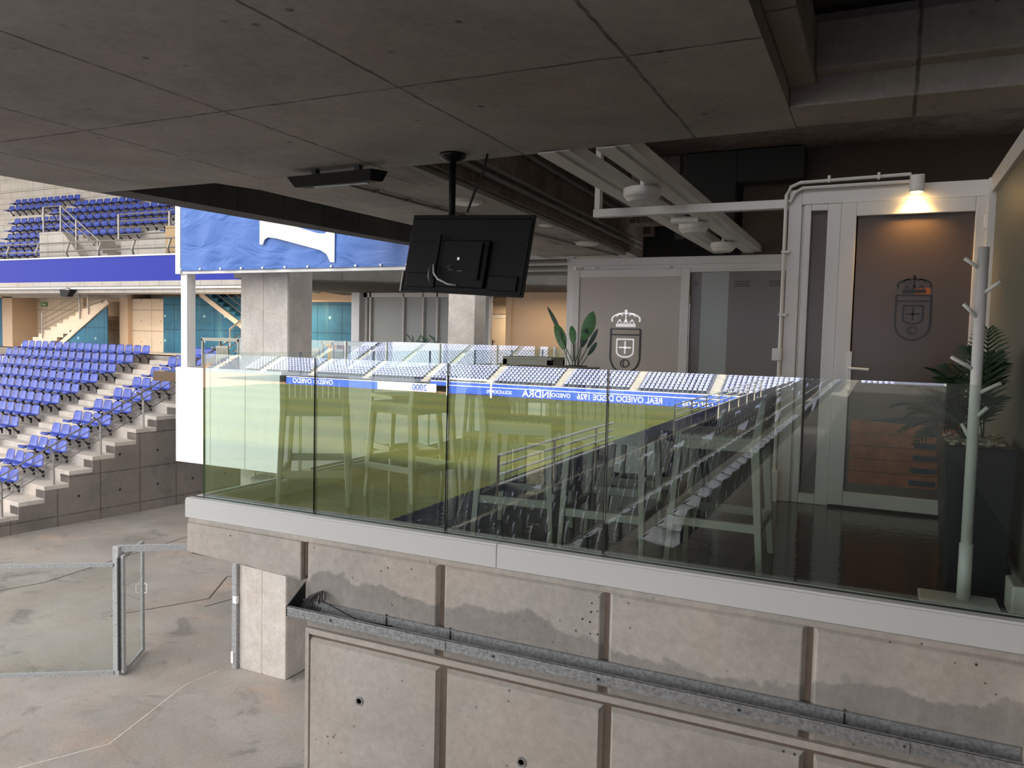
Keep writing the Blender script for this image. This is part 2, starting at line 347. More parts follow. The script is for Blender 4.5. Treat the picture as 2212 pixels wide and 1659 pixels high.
for i, (dx, z) in enumerate([(.1, 2.66), (.1, 2.74), (.1, 3.02), (.12, 3.12)]):
    B = MB(); B.tube([(1.06 + dx, 1.0, z), (.83 + dx, 7.5, z)], .022)
    for k in range(8): y = 1.4 + k * .8; B.box(1.03 + dx - .034 * k * .8 - .03, 1.03 + dx - .034 * k * .8 + .03, y, y + .02, z - .03, z + .03)
    B.build('conduit', 'conduit_grey', t)
t = thing('conduit_run', 'thin conduit running along the soffit strip from the black heater', 'conduit')
B = MB(); B.tube([(.18, .95, ZC - .02), (.3, 2.4, ZC - .02), (.42, 3.6, ZC - .02), (.75, 6.9, ZC - .02)], .012)
for k in range(7): B.box(.17 + k * .035, .24 + k * .035, 1.2 + k * .45, 1.22 + k * .45, ZC - .035, ZC)
B.build('conduit', 'conduit_grey', t)
t = thing('conduit_run', 'pair of conduits crossing at the far end of the soffit', 'conduit')
for z, y in ((2.44, 6.95), (2.36, 7.1), (2.28, 7.25)):
    B = MB(); B.tube([(-1.1, y, z), (-.05, y, z)], .03); B.build('conduit', 'conduit_grey', t)
# slanted dark beam of the next bay
B = MB(); d = Vector((.87, .49, 0)).normalized(); a = Vector((-7.2, 7.9, 0)); b = a + d * 8.6; q = Vector((-.49, .87, 0)) * .5
B.add([(a.x, a.y, 2.34), (b.x, b.y, 2.40), (b.x + q.x, b.y + q.y, 2.40), (a.x + q.x, a.y + q.y, 2.34), (a.x, a.y, 3.6), (b.x, b.y, 3.6), (b.x + q.x, b.y + q.y, 3.6), (a.x + q.x, a.y + q.y, 3.6)],
      [(0, 3, 2, 1), (4, 5, 6, 7), (0, 1, 5, 4), (1, 2, 6, 5), (2, 3, 7, 6), (3, 0, 4, 7)])
struct(B.build('ceiling', 'beam_dark'), 'dark sloping concrete beam of the next bay')
B = MB(); B.hexa([(-12, 12.3), (-1, 14.5), (4, 14.5), (4, 26), (-16, 26)], 2.75, 3.0); struct(B.build('ceiling', 'beam_dark'), 'ceiling of the neighbouring terrace')
# ================================================================== terrace slab, front wall
B = MB(); B.box(0, 6, 0, 8, -.27, 0); struct(B.build('floor', 'polished_floor'), 'polished dark floor of the terrace')
B = MB()
B.box(-.02, .995, -.08, .0, -.27, -.02); struct(B.build('wall_front', 'groove'))
B = MB()
def panel(x0, x1, z0, z1, d=.028, ch=.018):
    y = -.08; B.add([(x0, y, z0), (x1, y, z0), (x1, y, z1), (x0, y, z1), (x0 + ch, y - d, z0 + ch), (x1 - ch, y - d, z0 + ch), (x1 - ch, y - d, z1 - ch), (x0 + ch, y - d, z1 - ch)],
                    [(4, 5, 6, 7), (0, 1, 5, 4), (1, 2, 6, 5), (2, 3, 7, 6), (3, 0, 4, 7)])
for k in range(1, 6):
    panel(k + .004, k + .975, -.60, -.045)
B.add([(-.03, -.108, -.05), (.965, -.108, -.05), (.965, -.108, -.30), (-.03, -.108, -.25), (-.03, .1, -.05), (.98, .1, -.05), (.98, .1, -.31), (-.03, .1, -.26)],
      [(0, 3, 2, 1), (3, 7, 6, 2), (0, 4, 7, 3), (1, 2, 6, 5), (0, 1, 5, 4)])
struct(B.build('wall_front', 'wall_panels', bevel=.006), 'pitted concrete panels under the white sill')
B = MB(); B.box(1.0, 7, -.08, .25, ZF, -.02); struct(B.build('wall_front', 'groove'), 'grooves between the concrete panels')
B = MB()
for k in range(1, 6): panel(k + .03, k + .985, ZF + .02, -.66)
B.box(1.0, 6, -.1, -.08, -.635, -.6)
B.box(1.0, 1.028, -.102, -.07, ZF, -.62)
struct(B.build('wall_front', 'wall_lower'), 'smooth lower concrete panels with tie holes')
for (x, z) in ((1.43, -.98), (2.53, -1.08), (3.5, -1.0)):
    B = MB(); B.lathe([(.03, 0), (.028, .006), (.017, .006), (.013, -.02)], n=20)
    o = B.build('tie_hole', ['galvanised']); o.location = (x, -.108, z); o.rotation_euler = (math.pi / 2, 0, 0)
    struct(o)
    B = MB(); B.lathe([(.0135, 0), (.0005, .0)], n=16); q = B.build('hole_core', 'unlit_black', o); q.location = (0, 0, .0065)
B = MB(); B.box(-.03, 6, -.1, .1, -.05, -.018); struct(B.build('trim_1', 'wall_panels', bevel=.008), 'chamfered concrete edge under the white sill')
BAL = {}
def bal(key, label):
    if key not in BAL: BAL[key] = thing('glass_balustrade', key, 'balustrade')
    return BAL[key]
t = bal('clear glass balustrade along the front of the terrace on a white sill', '')
for x0, x1 in ((-.07, 2.335), (2.338, 4.87)):
    B = MB(); B.box(x0, x1, -.09, .03, -.018, .105); B.box(x0, x1, -.085, -.03, .105, .118); B.box(x0, x1, .012, .03, .105, .118); B.build('sill_section', 'white_metal', t, .003)
B = MB(); B.box(-.06, 4.87, -.03, .012, .09, .114); B.build('rubber_seal', 'dark_trim', t)
t = bal('clear glass balustrade returning along the left side of the terrace', '')
B = MB(); B.box(-.07, .03, .03, 6.95, .0, .118); B.build('sill_section', 'white_metal', t, .003)
B = MB(); B.box(-.03, .012, .03, 6.95, .118, .123); B.build('rubber_seal', 'dark_trim', t)
B = MB(); B.box(.03, .045, .03, 6.95, 0, .1); struct(B.build('baseboard_left', 'frame_metal'))
def pane(name, a, b, mat, label, group, z0=.1, z1=1.12, th=.012, edge='edge_green'):
    a = Vector((*a, 0)); b = Vector((*b, 0)); d = (b - a).normalized(); n = Vector((-d.y, d.x, 0)) * th / 2
    B = MB(); vs = [a - n, b - n, b + n, a + n]; vs = [(v.x, v.y, z0) for v in vs] + [(v.x, v.y, z1) for v in vs]
    B.add(vs, [(0, 1, 5, 4), (2, 3, 7, 6)]); B.cur = 1; B.add(vs, [(0, 3, 2, 1), (4, 5, 6, 7), (1, 2, 6, 5), (3, 0, 4, 7)])
    o = B.build(name, [mat, edge], bal(group, group)); o['label'] = label; return o
pl = ['leftmost front glass panel at the terrace corner', 'front glass panel before the stool seen from behind, second from the corner', 'middle front glass panel with the goal reflected in it', 'front glass panel before the stools at right, reflecting the grandstand rows', 'rightmost front glass panel before the white coat stand']
for k in range(5): pane('glass_panel', (k * .975 + .012, 0), (min(4.86, (k + 1) * .975 - .0), 0), 'glass_front', pl[k], 'clear glass balustrade along the front of the terrace on a white sill', z1=1.115)
ordw = ['first', 'second', 'third', 'fourth', 'fifth', 'sixth', 'seventh']
for k in range(7): pane('glass_panel', (0, k * 1.0 + .02), (0, min(6.93, k + 1.0)), 'glass_side', 'clear glass panel of the left return, %s from the terrace corner' % ordw[k], 'clear glass balustrade returning along the left side of the terrace', z0=.12)
# cable tray
t = thing('cable_tray', 'long galvanised cable tray bolted along the concrete wall', 'cable tray', (0, 0, 0))
B = MB(); B.box(.96, 4.84, -.226, -.11, -.49, -.484); B.build('tray_floor', 'galvanised', t)
B = MB(); B.box(1.0, 4.84, -.113, -.109, -.49, -.41); B.box(1.0, 4.84, -.128, -.109, -.413, -.409); B.build('inner_flange', 'galvanised', t)
B = MB(); B.box(.96, 4.84, -.23, -.226, -.49, -.428); B.box(.96, 4.84, -.23, -.214, -.431, -.427); B.tube([(.96, -.231, -.478), (4.84, -.231, -.478)], .003, 6); B.tube([(.96, -.231, -.44), (4.84, -.231, -.44)], .003, 6); B.build('outer_flange', 'galvanised', t)
B = MB(); B.add([(.955, -.232, -.43), (1.0, -.11, -.30), (1.0, -.11, -.49), (.955, -.232, -.49), (.962, -.232, -.43), (1.007, -.11, -.30), (1.007, -.11, -.49), (.962, -.232, -.49)], [(0, 1, 2, 3), (7, 6, 5, 4), (0, 4, 5, 1), (1, 5, 6, 2), (2, 6, 7, 3), (3, 7, 4, 0)]); B.build('end_plate', 'dark_trim', t)
for x in (1.8, 4.12):
    B = MB(); B.box(x, x + .3, -.236, -.231, -.486, -.432); B.build('splice_plate', 'galvanised', t, .001)
for x in (1.62, 2.06, 4.15):
    B = MB(); B.box(x, x + .007, -.118, -.113, -.484, -.40); B.box(x, x + .007, -.226, -.113, -.484, -.478); B.build('cross_strap', 'dark_trim', t)
for x in (1.3, 2.4, 3.0, 3.7, 4.4):
    B = MB(); B.lathe([(.007, 0), (.007, .004)], n=10); o = B.build('bolt', 'dark_trim', t); o.location = (x, -.232, -.458); o.rotation_euler = (math.pi / 2, 0, 0)
t = thing('cable_bundle', 'loops of dark cable tied in the left end of the tray', 'cable', (1.07, -.17, -.40))
for k in range(5):
    B = MB(); r = .045 + .008 * k
    B.tube([(math.cos(a) * r * .9 + .015 * k, math.sin(a) * .05, math.sin(a + .4) * r - .01) for a in [i * .42 for i in range(15)]], .004, 6); B.build('cable', 'bracket_black', t, smooth=True)
B = MB(); B.tube([(.09, 0, .0), (.1, .02, .08), (.11, .01, .02), (.4, -.01, -.045), (.62, .02, -.05)], .004, 6); B.build('cable', 'bracket_black', t, smooth=True)
# debris scraps in the tray
for i, (x, y) in enumerate([(1.3, -.17), (1.95, -.19), (2.2, -.15), (2.85, -.2), (3.05, -.17)]):
    B = MB(); B.obox((x, y, -.479), (.02, .006, 0), (-.003, .012, 0), (0, 0, .004)); tag(B.build('dry_leaf', 'dark_trim'), 'tiny dark dry scrap lying in the galvanised cable tray', 'debris', 'dry scraps in the cable tray')
B = MB(); B.box(4.85, 5.4, -.34, -.1, ZF, -.1); struct(B.build('wall_right', 'wall_lower', bevel=.02), 'concrete pier at the right end of the wall')
# unseen walls by camera, nearest added to shade the right; right terrace wall
B = MB(); B.box(5.5, 5.7, -14, -.12, -5, 2.9); B.box(7.2, 7.4, -30, 7, -3, 3.4); B.box(3.3, 7.3, -40, -1.6, -1.0, -.6); struct(B.build('wall_right', 'dark_wall'), 'unseen dark walls beside and behind the viewer, one added for shade')
B = MB(); B.box(4.93, 4.97, .0, 2.7, .0, 2.42); struct(B.build('wall_right', 'green_grey_panel'), 'grey green glazed side screen')
B = MB(); B.box(4.90, 5.0, -.05, 2.72, 2.40, 2.52); B.box(4.90, 5.0, -.1, .03, 0, 2.5); B.box(4.88, 5.0, 2.6, 2.72, 0, 2.5); B.box(4.9, 5.0, .02, 2.7, 0, .12)
struct(B.build('trim_2', 'frame_metal', bevel=.004), 'white frame of the side screen')
# door wall at y=2.66
Y = 2.66; t = thing('glazed_door_screen', 'white framed screen with narrow side light and tinted glass door', 'door', (3.52, Y, 0))
B = MB(); B.box(0, .10, 0, .12, 0, 2.5); B.box(.10, 1.44, 0, .12, 2.38, 2.5); B.box(.10, .118, .02, .1, 0, 2.38); B.box(.118, .17, .006, .1, .0, 2.38)
B.box(.17, .29, .006, .1, 0, .08); B.box(.17, .29, .006, .1, 2.33, 2.38); B.box(.29, .388, .006, .1, .0, 2.38); B.box(1.365, 1.44, 0, .12, 0, 2.38)
B.build('outer_frame', 'frame_metal', t, .006)
B = MB(); B.box(.17, .29, .045, .055, .08, 2.33); B.build('side_pane', 'smoked_glass', t)
B = MB(); B.box(0, .02, .12, 4.3, 0, 2.46); B.build('side_return', 'frame_metal', t)
B = MB(); B.box(.03, 1.4, .2, .22, 0, 2.5); B.box(.39, 1.36, .03, .1, 0, .03); B.build('shade_backing', 'unlit_black', t)  # unseen sheet and sill strip added to stop light leaks and stay dark
dr = MB(); dr.box(.39, .50, -.03, .03, .02, 2.375); dr.box(.5, 1.29, -.03, .03, 2.27, 2.375); dr.box(1.29, 1.362, -.03, .03, .02, 2.375); dr.box(.5, 1.29, -.03, .03, .02, .13)
dl = dr.build('door_leaf', 'frame_metal', t, .006)
B = MB(); B.box(.51, 1.30, -.004, .006, .11, 2.28); dp = B.build('door_pane', 'smoked_glass', dl)
B = MB(); B.box(.485, .515, -.045, -.03, .93, 1.23); B.tube([(.50, -.05, 1.1), (.50, -.09, 1.1), (.53, -.1, 1.1), (.64, -.1, 1.095)], .011, 10); B.lathe([(.012, 0), (.012, .01)], (.5, -.05, .99), 12)
hn = B.build('door_handle', 'white_metal', dl, .003, smooth=False)
B = MB(); B.box(1.345, 1.395, -.05, -.0, 2.14, 2.24); B.build('hinge', 'white_metal', dl, .006)
# crest drawn as strips on glass
def crest(parent, x0, y, z0, s, mats, name='crest_marking', sx=1):
    def P(u, v): return (x0 + u * s * sx, y, z0 + v * s)
    def strip(pts, w, mat, part, closed=False):
        if closed: pts = pts + [pts[0]]
        Bq = MB()
        for (a, b) in zip(pts[:-1], pts[1:]):
            Bq.bar(P(*a), P(*b), .003, w * s, (0, 0, 1) if abs(a[1] - b[1]) < abs(a[0] - b[0]) else (1, 0, 0))
        return Bq.build(part, mat, parent)
    arc = lambda cx, cz, rx, rz, a0, a1, n=14: [(cx + rx * math.cos(math.radians(a0 + (a1 - a0) * i / n)), cz + rz * math.sin(math.radians(a0 + (a1 - a0) * i / n))) for i in range(n + 1)]
    a, b = mats
    strip(arc(0, 1.30, .46, .2, 200, -20, 20), .05, a, 'crown_arch')
    strip(arc(-.2, 1.28, .12, .2, 150, 40, 8), .03, a, 'crown_arch'); strip(arc(.2, 1.28, .12, .2, 30, 140, 8), .03, a, 'crown_arch')
    strip([(0, 1.62), (0, 1.2)], .04, a, 'crown_cross'); strip([(-.06, 1.57), (.06, 1.57)], .03, a, 'crown_cross')
    for u in (-.2, 0, .2): strip([(u - .07, 1.19), (u, 1.3), (u + .07, 1.19)], .035, a, 'crown_fleuron')
    strip([(-.32, 1.12), (.32, 1.12)], .1, a, 'crown_band')
    strip([(-.48, 1.0), (.48, 1.0)], .04, b, 'shield_outline'); strip([(-.48, 1.0), (-.48, .12)] + arc(0, .12, .48, .5, 180, 300, 12), .05, b, 'shield_outline')
    strip([(.48, 1.0), (.48, .12)] + arc(0, .12, .48, .5, 0, -60, 8), .05, a if a == b else b, 'shield_outline'); strip([(-.46, .82), (.46, .82)], .045, b, 'shield_outline')
    strip([(-.27, .68), (.27, .68), (.27, .28)] + arc(0, .28, .27, .16, 0, -180, 10) + [(-.27, .68)], .045, a, 'inner_shield')
    strip([(0, .62), (0, .22)], .05, a, 'inner_cross'); strip([(-.2, .42), (.2, .42)], .05, a, 'inner_cross')
    strip(arc(.0, -.08, .14, .12, 0, 360, 16), .03, b, 'ball_marking'); strip(arc(.08, -.08, .14, .12, 130, 230, 6), .025, b, 'ball_marking')
crest(dl, .92, -.008, 1.42, .245, ('etched_dark', 'etched_dark'))
B = MB(); B.box(.925, 1.03, -.0075, -.0065, 1.665, 1.72); B.build('crest_marking', 'crest_orange', t)
t = thing('striped_panel', 'orange wood planks with dark blue stripes, set low before the tinted door', 'decal', (4.05, 2.62, .33))  # flat panel put in for orange and blue tones in the door glass
for k in range(5):
    B = MB(); B.box(.0, .76, -.003 + .01 * 0, .002, k * .1 - .12, k * .1 - .045 + .02); o = B.build('plank', 'wood_orange', t)
for k in range(5):
    B = MB(); B.box(.42 + .01 * k, .60 + .005 * k, -.006, -.003, k * .095 - .1, k * .095 - .06); B.build('stripe', 'stripe_blue', t)
B = MB(); B.add([(.1, -.005, .37), (.45, -.005, .36), (.6, -.005, .37), (.6, -.005, .42), (.4, -.005, .42)], [(0, 1, 2, 3, 4)]); B.build('stripe', 'stripe_blue', t)
# wall lamp + conduits around door frame
t = thing('wall_lamp', 'small lit cylinder lamp glowing warm over the glass door', 'lamp', (4.42, 2.58, 2.42))
B = MB(); B.lathe([(.045, 0), (.05, .01), (.05, .115), (.045, .12)], n=24); B.box(-.045, .045, 0, .08, .03, .13); B.build('lamp_body', 'lamp_white', t, smooth=False)
B = MB(); B.lathe([(.038, -.004), (.042, .002)], n=24); B.build('bulb', 'bulb_warm', t)
l = D.lights.new('lamp_glow', 'SPOT'); l.energy = 16; l.color = (1, .55, .18); l.spot_size = math.radians(120); l.spot_blend = .8; l.shadow_soft_size = .03
lo = D.objects.new('lamp_glow', l); COL.objects.link(lo); lo.location = (4.42, 2.575, 2.405); lo.rotation_euler = (math.radians(6), 0, 0)
t = thing('conduit_run', 'grey conduit with junction box running up the door jamb and along its top', 'conduit', (0, 0, 0))
B = MB(); B.tube([(3.5, 2.64, .25), (3.5, 2.64, 2.46), (3.53, 2.64, 2.52), (3.6, 2.64, 2.55), (4.38, 2.64, 2.565)], .014)
B.tube([(3.53, 2.635, 2.4), (3.56, 2.635, 2.47), (3.62, 2.635, 2.505), (4.38, 2.635, 2.51)], .014)
for z in (.6, 1.0, 1.5, 2.0): B.box(3.48, 3.54, 2.625, 2.66, z, z + .02)
for x in (3.8, 4.15): B.box(x, x + .02, 2.62, 2.66, 2.54, 2.59)
B.build('conduit', 'frame_metal', t, smooth=False)
B = MB(); B.box(3.445, 3.515, 2.61, 2.66, 1.14, 1.24); B.build('junction_box', 'frame_metal', t, .006)
B = MB(); B.box(3.45, 3.53, 2.6, 2.66, .0, .25); B.build('cable_box', 'frame_metal', t, .004)
# beams over terrace
for i, (x0, lab) in enumerate([(2.10, 'left white painted steel beam over the terrace'), (2.51, 'right white painted steel beam over the terrace')]):
    t = thing('ceiling_beam', lab, 'beam', (x0, .88, 2.5), 0, 'white steel beams over the terrace')
    B = MB(); B.box(0, .13, 0, 6.15, 0, .012); B.build('bottom_flange', 'frame_metal', t)
    B = MB(); B.box(.10, .22, .03, 6.2, .012, .10); B.build('web', 'frame_metal', t, .004)
t = thing('cross_beam', 'white square tube crossing from the hanger to the door screen', 'beam')
B = MB(); B.box(1.87, 3.52, 2.66, 2.74, 2.36, 2.43); B.box(1.88, 1.93, 2.66, 2.74, 2.43, 3.3); B.build('tube', 'frame_metal', t, .004)
for i, (x, y, lab) in enumerate([(2.46, 2.15, 'round white hanging disc lamp nearest the viewer'), (2.46, 4.05, 'round white hanging disc lamp in the middle of three'), (2.46, 5.72, 'round white hanging disc lamp nearest the partition')]):
    t = thing('disc_lamp', lab, 'lamp', (x, y, 2.42), 0, 'disc lamps under the white beams')
    B = MB(); B.lathe([(.09, -.045), (.11, -.04), (.125, -.02), (.145, .0), (.15, .02), (.15, .055), (.14, .065)], n=36); B.build('lamp_shade', 'lamp_white', t, smooth=False)
    B = MB(); B.lathe([(.02, .065), (.02, .2)], n=10); B.build('stem', 'lamp_white', t)
t = thing('disc_lamp', 'smaller white capsule lamp seen end on behind the first beam', 'lamp', (2.62, 3.05, 2.36))
B = MB(); B.tube([(-.14, 0, 0), (-.1, 0, 0), (.1, .0, 0)], .03, 14); B.build('lamp_shade', 'lamp_white', t)
t = thing('sensor_bracket', 'small white bracket with wire between the white beams', 'sensor', (2.1, 3.2, 2.6))
B = MB(); B.box(0, .04, 0, .03, -.05, .1); B.tube([(.04, 0, .08), (.15, 0, .02), (.2, 0, .1)], .005, 6); B.build('bracket', 'lamp_white', t)
# partition at y=7
t = thing('sliding_glass_partition', 'white framed frosted sliding glass partition with etched crest', 'partition', (0, 7, 0))
B = MB(); B.box(-.05, .05, 0, .1, 0, 2.70); B.box(-.06, .09, 0, .1, 2.68, 2.70); B.build('post', 'frame_metal', t, .004)
B = MB(); B.box(.05, 3.52, -.02, .1, 2.36, 2.47); B.box(.22, 3.52, -.03, .1, 2.27, 2.36); B.box(1.72, 3.52, -.05, .1, 2.25, 2.28); B.build('header', 'frame_metal', t, .004)
B = MB(); B.box(.06, .17, -.06, -.02, 0, 2.30); B.box(1.68, 1.80, -.06, -.02, 0, 2.30); B.box(.17, 1.68, -.06, -.02, 2.19, 2.30); B.box(.17, 1.68, -.06, -.02, 0, .12); sl_ = B.build('sliding_leaf', 'frame_metal', t, .006)
B = MB(); B.box(.17, 1.68, -.045, -.035, .1, 2.2); B.build('leaf_pane', 'frosted_glass', sl_)
B = MB(); B.box(1.8, 1.95, .02, .03, 0, 2.26); B.box(2.32, 3.52, .02, .03, 0, 2.26); B.build('fixed_pane', 'frosted_dark', t)
B = MB(); B.box(1.95, 2.32, .02, .03, 0, 2.26); B.build('fixed_pane', 'frosted_light', t)
B = MB()
for k in range(3): B.box(1.85, 1.9, .012, .018, 2.05 + k * .03, 2.06 + k * .03); B.box(2.4, 2.6, .012, .018, 2.05 + k * .03, 2.06 + k * .03); B.box(2.85, 3.3, .012, .018, 2.05 + k * .03, 2.06 + k * .03)
B.build('vent_slots', 'dark_trim', t)
B = MB(); B.box(.08, .11, -.1, -.06, .95, 1.25); B.tube([(.09, -.11, 1.0), (.09, -.13, 1.02), (.09, -.13, 1.2), (.09, -.11, 1.22)], .009, 8); B.build('door_handle', 'white_metal', sl_)
B = MB()
for x in (.4, 1.5): B.lathe([(.05, -.01), (.05, .01)], (x, -.03, 2.325), 16)
B.build('roller', 'white_metal', t)
crest(sl_, .895, -.05, .98, .46, ('pale_glow', 'etched_dark'))
t = thing('strip_light', 'fluorescent strip fitting under the soffit behind the partition header', 'lamp', (.35, 7.3, 2.62))
B = MB(); B.add([(-.35, -.1, .1), (.5, -.1, .1), (.4, 0, 0), (-.25, 0, 0)], [(0, 1, 2, 3), (3, 2, 1, 0)]); B.box(-.3, .45, -.05, .1, .08, .1); B.build('housing', 'dark_trim', t)
B = MB(); B.box(-.2, .36, -.06, .02, .02, .05); B.build('diffuser', 'diffuser', t)
# TV
TW = Vector((.998, -.062, -.054)).normalized(); TD = Vector((-.10, -.11, -.989)).normalized(); TN = TW.cross(TD).normalized()  # TN towards viewer?
if TN.y > 0: TN = -TN
t = thing('television', 'black flat television seen from behind hanging from the soffit', 'television', (1.52, .76, ZC))
def tvp(u, v, n=0): p = Vector((1.22, .75, 2.12)) + TW * u + TD * v + TN * n - Vector((1.52, .76, ZC)); return p
def tvbox(u0, u1, v0, v1, n0, n1, name, mat, bev=.003):
    B = MB(); B.obox(tvp((u0 + u1) / 2, (v0 + v1) / 2, (n0 + n1) / 2), TW * (u1 - u0) / 2, TD * (v1 - v0) / 2, TN * (n1 - n0) / 2); return B.build(name, mat, t, bev)
tvbox(0, .965, 0, .54, -.02, .0, 'screen_panel', 'black_gloss', .004)
tvbox(.012, .953, .03, .53, 0, .008, 'back_cover', 'black_plastic', .004)
tvbox(.3, .68, .18, .5, .008, .04, 'back_housing', 'black_plastic', .01)
tvbox(.04, .28, .41, .51, .008, .024, 'back_housing', 'black_plastic', .006); tvbox(.70, .92, .41, .51, .008, .024, 'back_housing', 'black_plastic', .006)
tvbox(.04, .3, .19, .197, .008, .014, 'rib', 'black_plastic', .001); tvbox(.64, .9, .19, .197, .008, .014, 'rib', 'black_plastic', .001)
tvbox(.03, .93, .022, .028, .0, .012, 'rib', 'black_plastic', .001)
tvbox(.60, .64, .2, .45, .04, .06, 'mount_bracket', 'black_plastic', .003); tvbox(.27, .30, .15, .45, .04, .06, 'mount_bracket', 'black_plastic', .003)
tvbox(.45, .465, .30, .318, .04, .045, 'small_label', 'pale_glow', 0); tvbox(.46, .50, .39, .393, .04, .045, 'small_label', 'frame_metal', 0)
tvbox(-.012, .0, .4, .545, -.03, .012, 'side_speaker', 'frame_metal', .002)
B = MB(); B.lathe([(.02, -.06), (.045, -.055), (.085, -.03), (.092, -.012), (.09, 0)], n=32); B.build('ceiling_plate', 'black_gloss', t, smooth=True)
B = MB(); B.tube([(0, 0, -.05), (0, 0, -.52)], .024, 16); B.build('pole', 'black_plastic', t, smooth=True)
B = MB(); B.tube([(-.012, 0, -.5), (-.02, -.03, -.78)], .013, 10); B.build('pole', 'steel_grey', t, smooth=True)
B = MB(); B.tube([tvp(.285, .36, .07), tvp(.31, .42, .09), tvp(.35, .46, .09), tvp(.42, .487, .07), tvp(.48, .49, .05)], .007, 8); B.build('white_cable', 'white_metal', t, smooth=True)
B = MB(); B.tube([tvp(.265, .36, .07), tvp(.26, .40, .08), tvp(.265, .45, .08), tvp(.285, .5, .06)], .004, 8); B.build('black_cable', 'steel_grey', t, smooth=True)
B = MB(); B.tube([tvp(.42, .35, .06), tvp(.4, .37, .07), tvp(.42, .39, .07), tvp(.46, .39, .06)], .004, 8); B.build('black_cable', 'steel_grey', t, smooth=True)
B = MB(); B.tube([(.225, .08, 0), (.21, .06, -.12), (.15, .03, -.28), (.12, 0, -.40)], .009, 8); B.build('power_cable', 'bracket_black', t, smooth=True)
# radiant heater
t = thing('ceiling_heater', 'long black wedge shaped heater mounted flat on the soffit', 'heater', (.45, .82, ZC - .05), 0)
B = MB(); B.add([(-.42, -.03, .0), (.40, -.07, .0), (.46, .06, .0), (-.36, .1, .0), (-.38, .02, -.075), (.36, -.02, -.075), (.42, .05, -.075), (-.3, .09, -.075)],
                [(0, 1, 2, 3), (7, 6, 5, 4), (0, 4, 5, 1), (1, 5, 6, 2), (2, 6, 7, 3), (3, 7, 4, 0)]); B.build('housing', 'black_plastic', t, .004)
B = MB(); B.box(-.2, .3, .03, .045, -.085, -.07); B.build('element_grille', 'steel_grey', t)
B = MB(); B.box(-.2, -.16, .0, .05, .0, .05); B.box(.2, .24, .0, .05, .0, .05); B.build('bracket', 'dark_trim', t)
# soffit ceiling lights (white)
for x, y, lab in ((.73, 2.4, 'white oval ceiling lamp on the soffit strip, nearest the television'), (.75, 5.6, 'white ceiling lamp on the soffit strip, near the partition'), (.85, 4.0, 'small white sensor on the soffit strip')):
    B = MB(); s_ = .5 if 'small' in lab else 1
    B.lathe([(.12 * s_, -.03 * s_), (.15 * s_, -.015 * s_), (.16 * s_, 0)], (0, 0, 0), 28); tag(B.build('soffit_lamp', 'lamp_white', loc=(x, y, ZC)), lab, 'lamp')
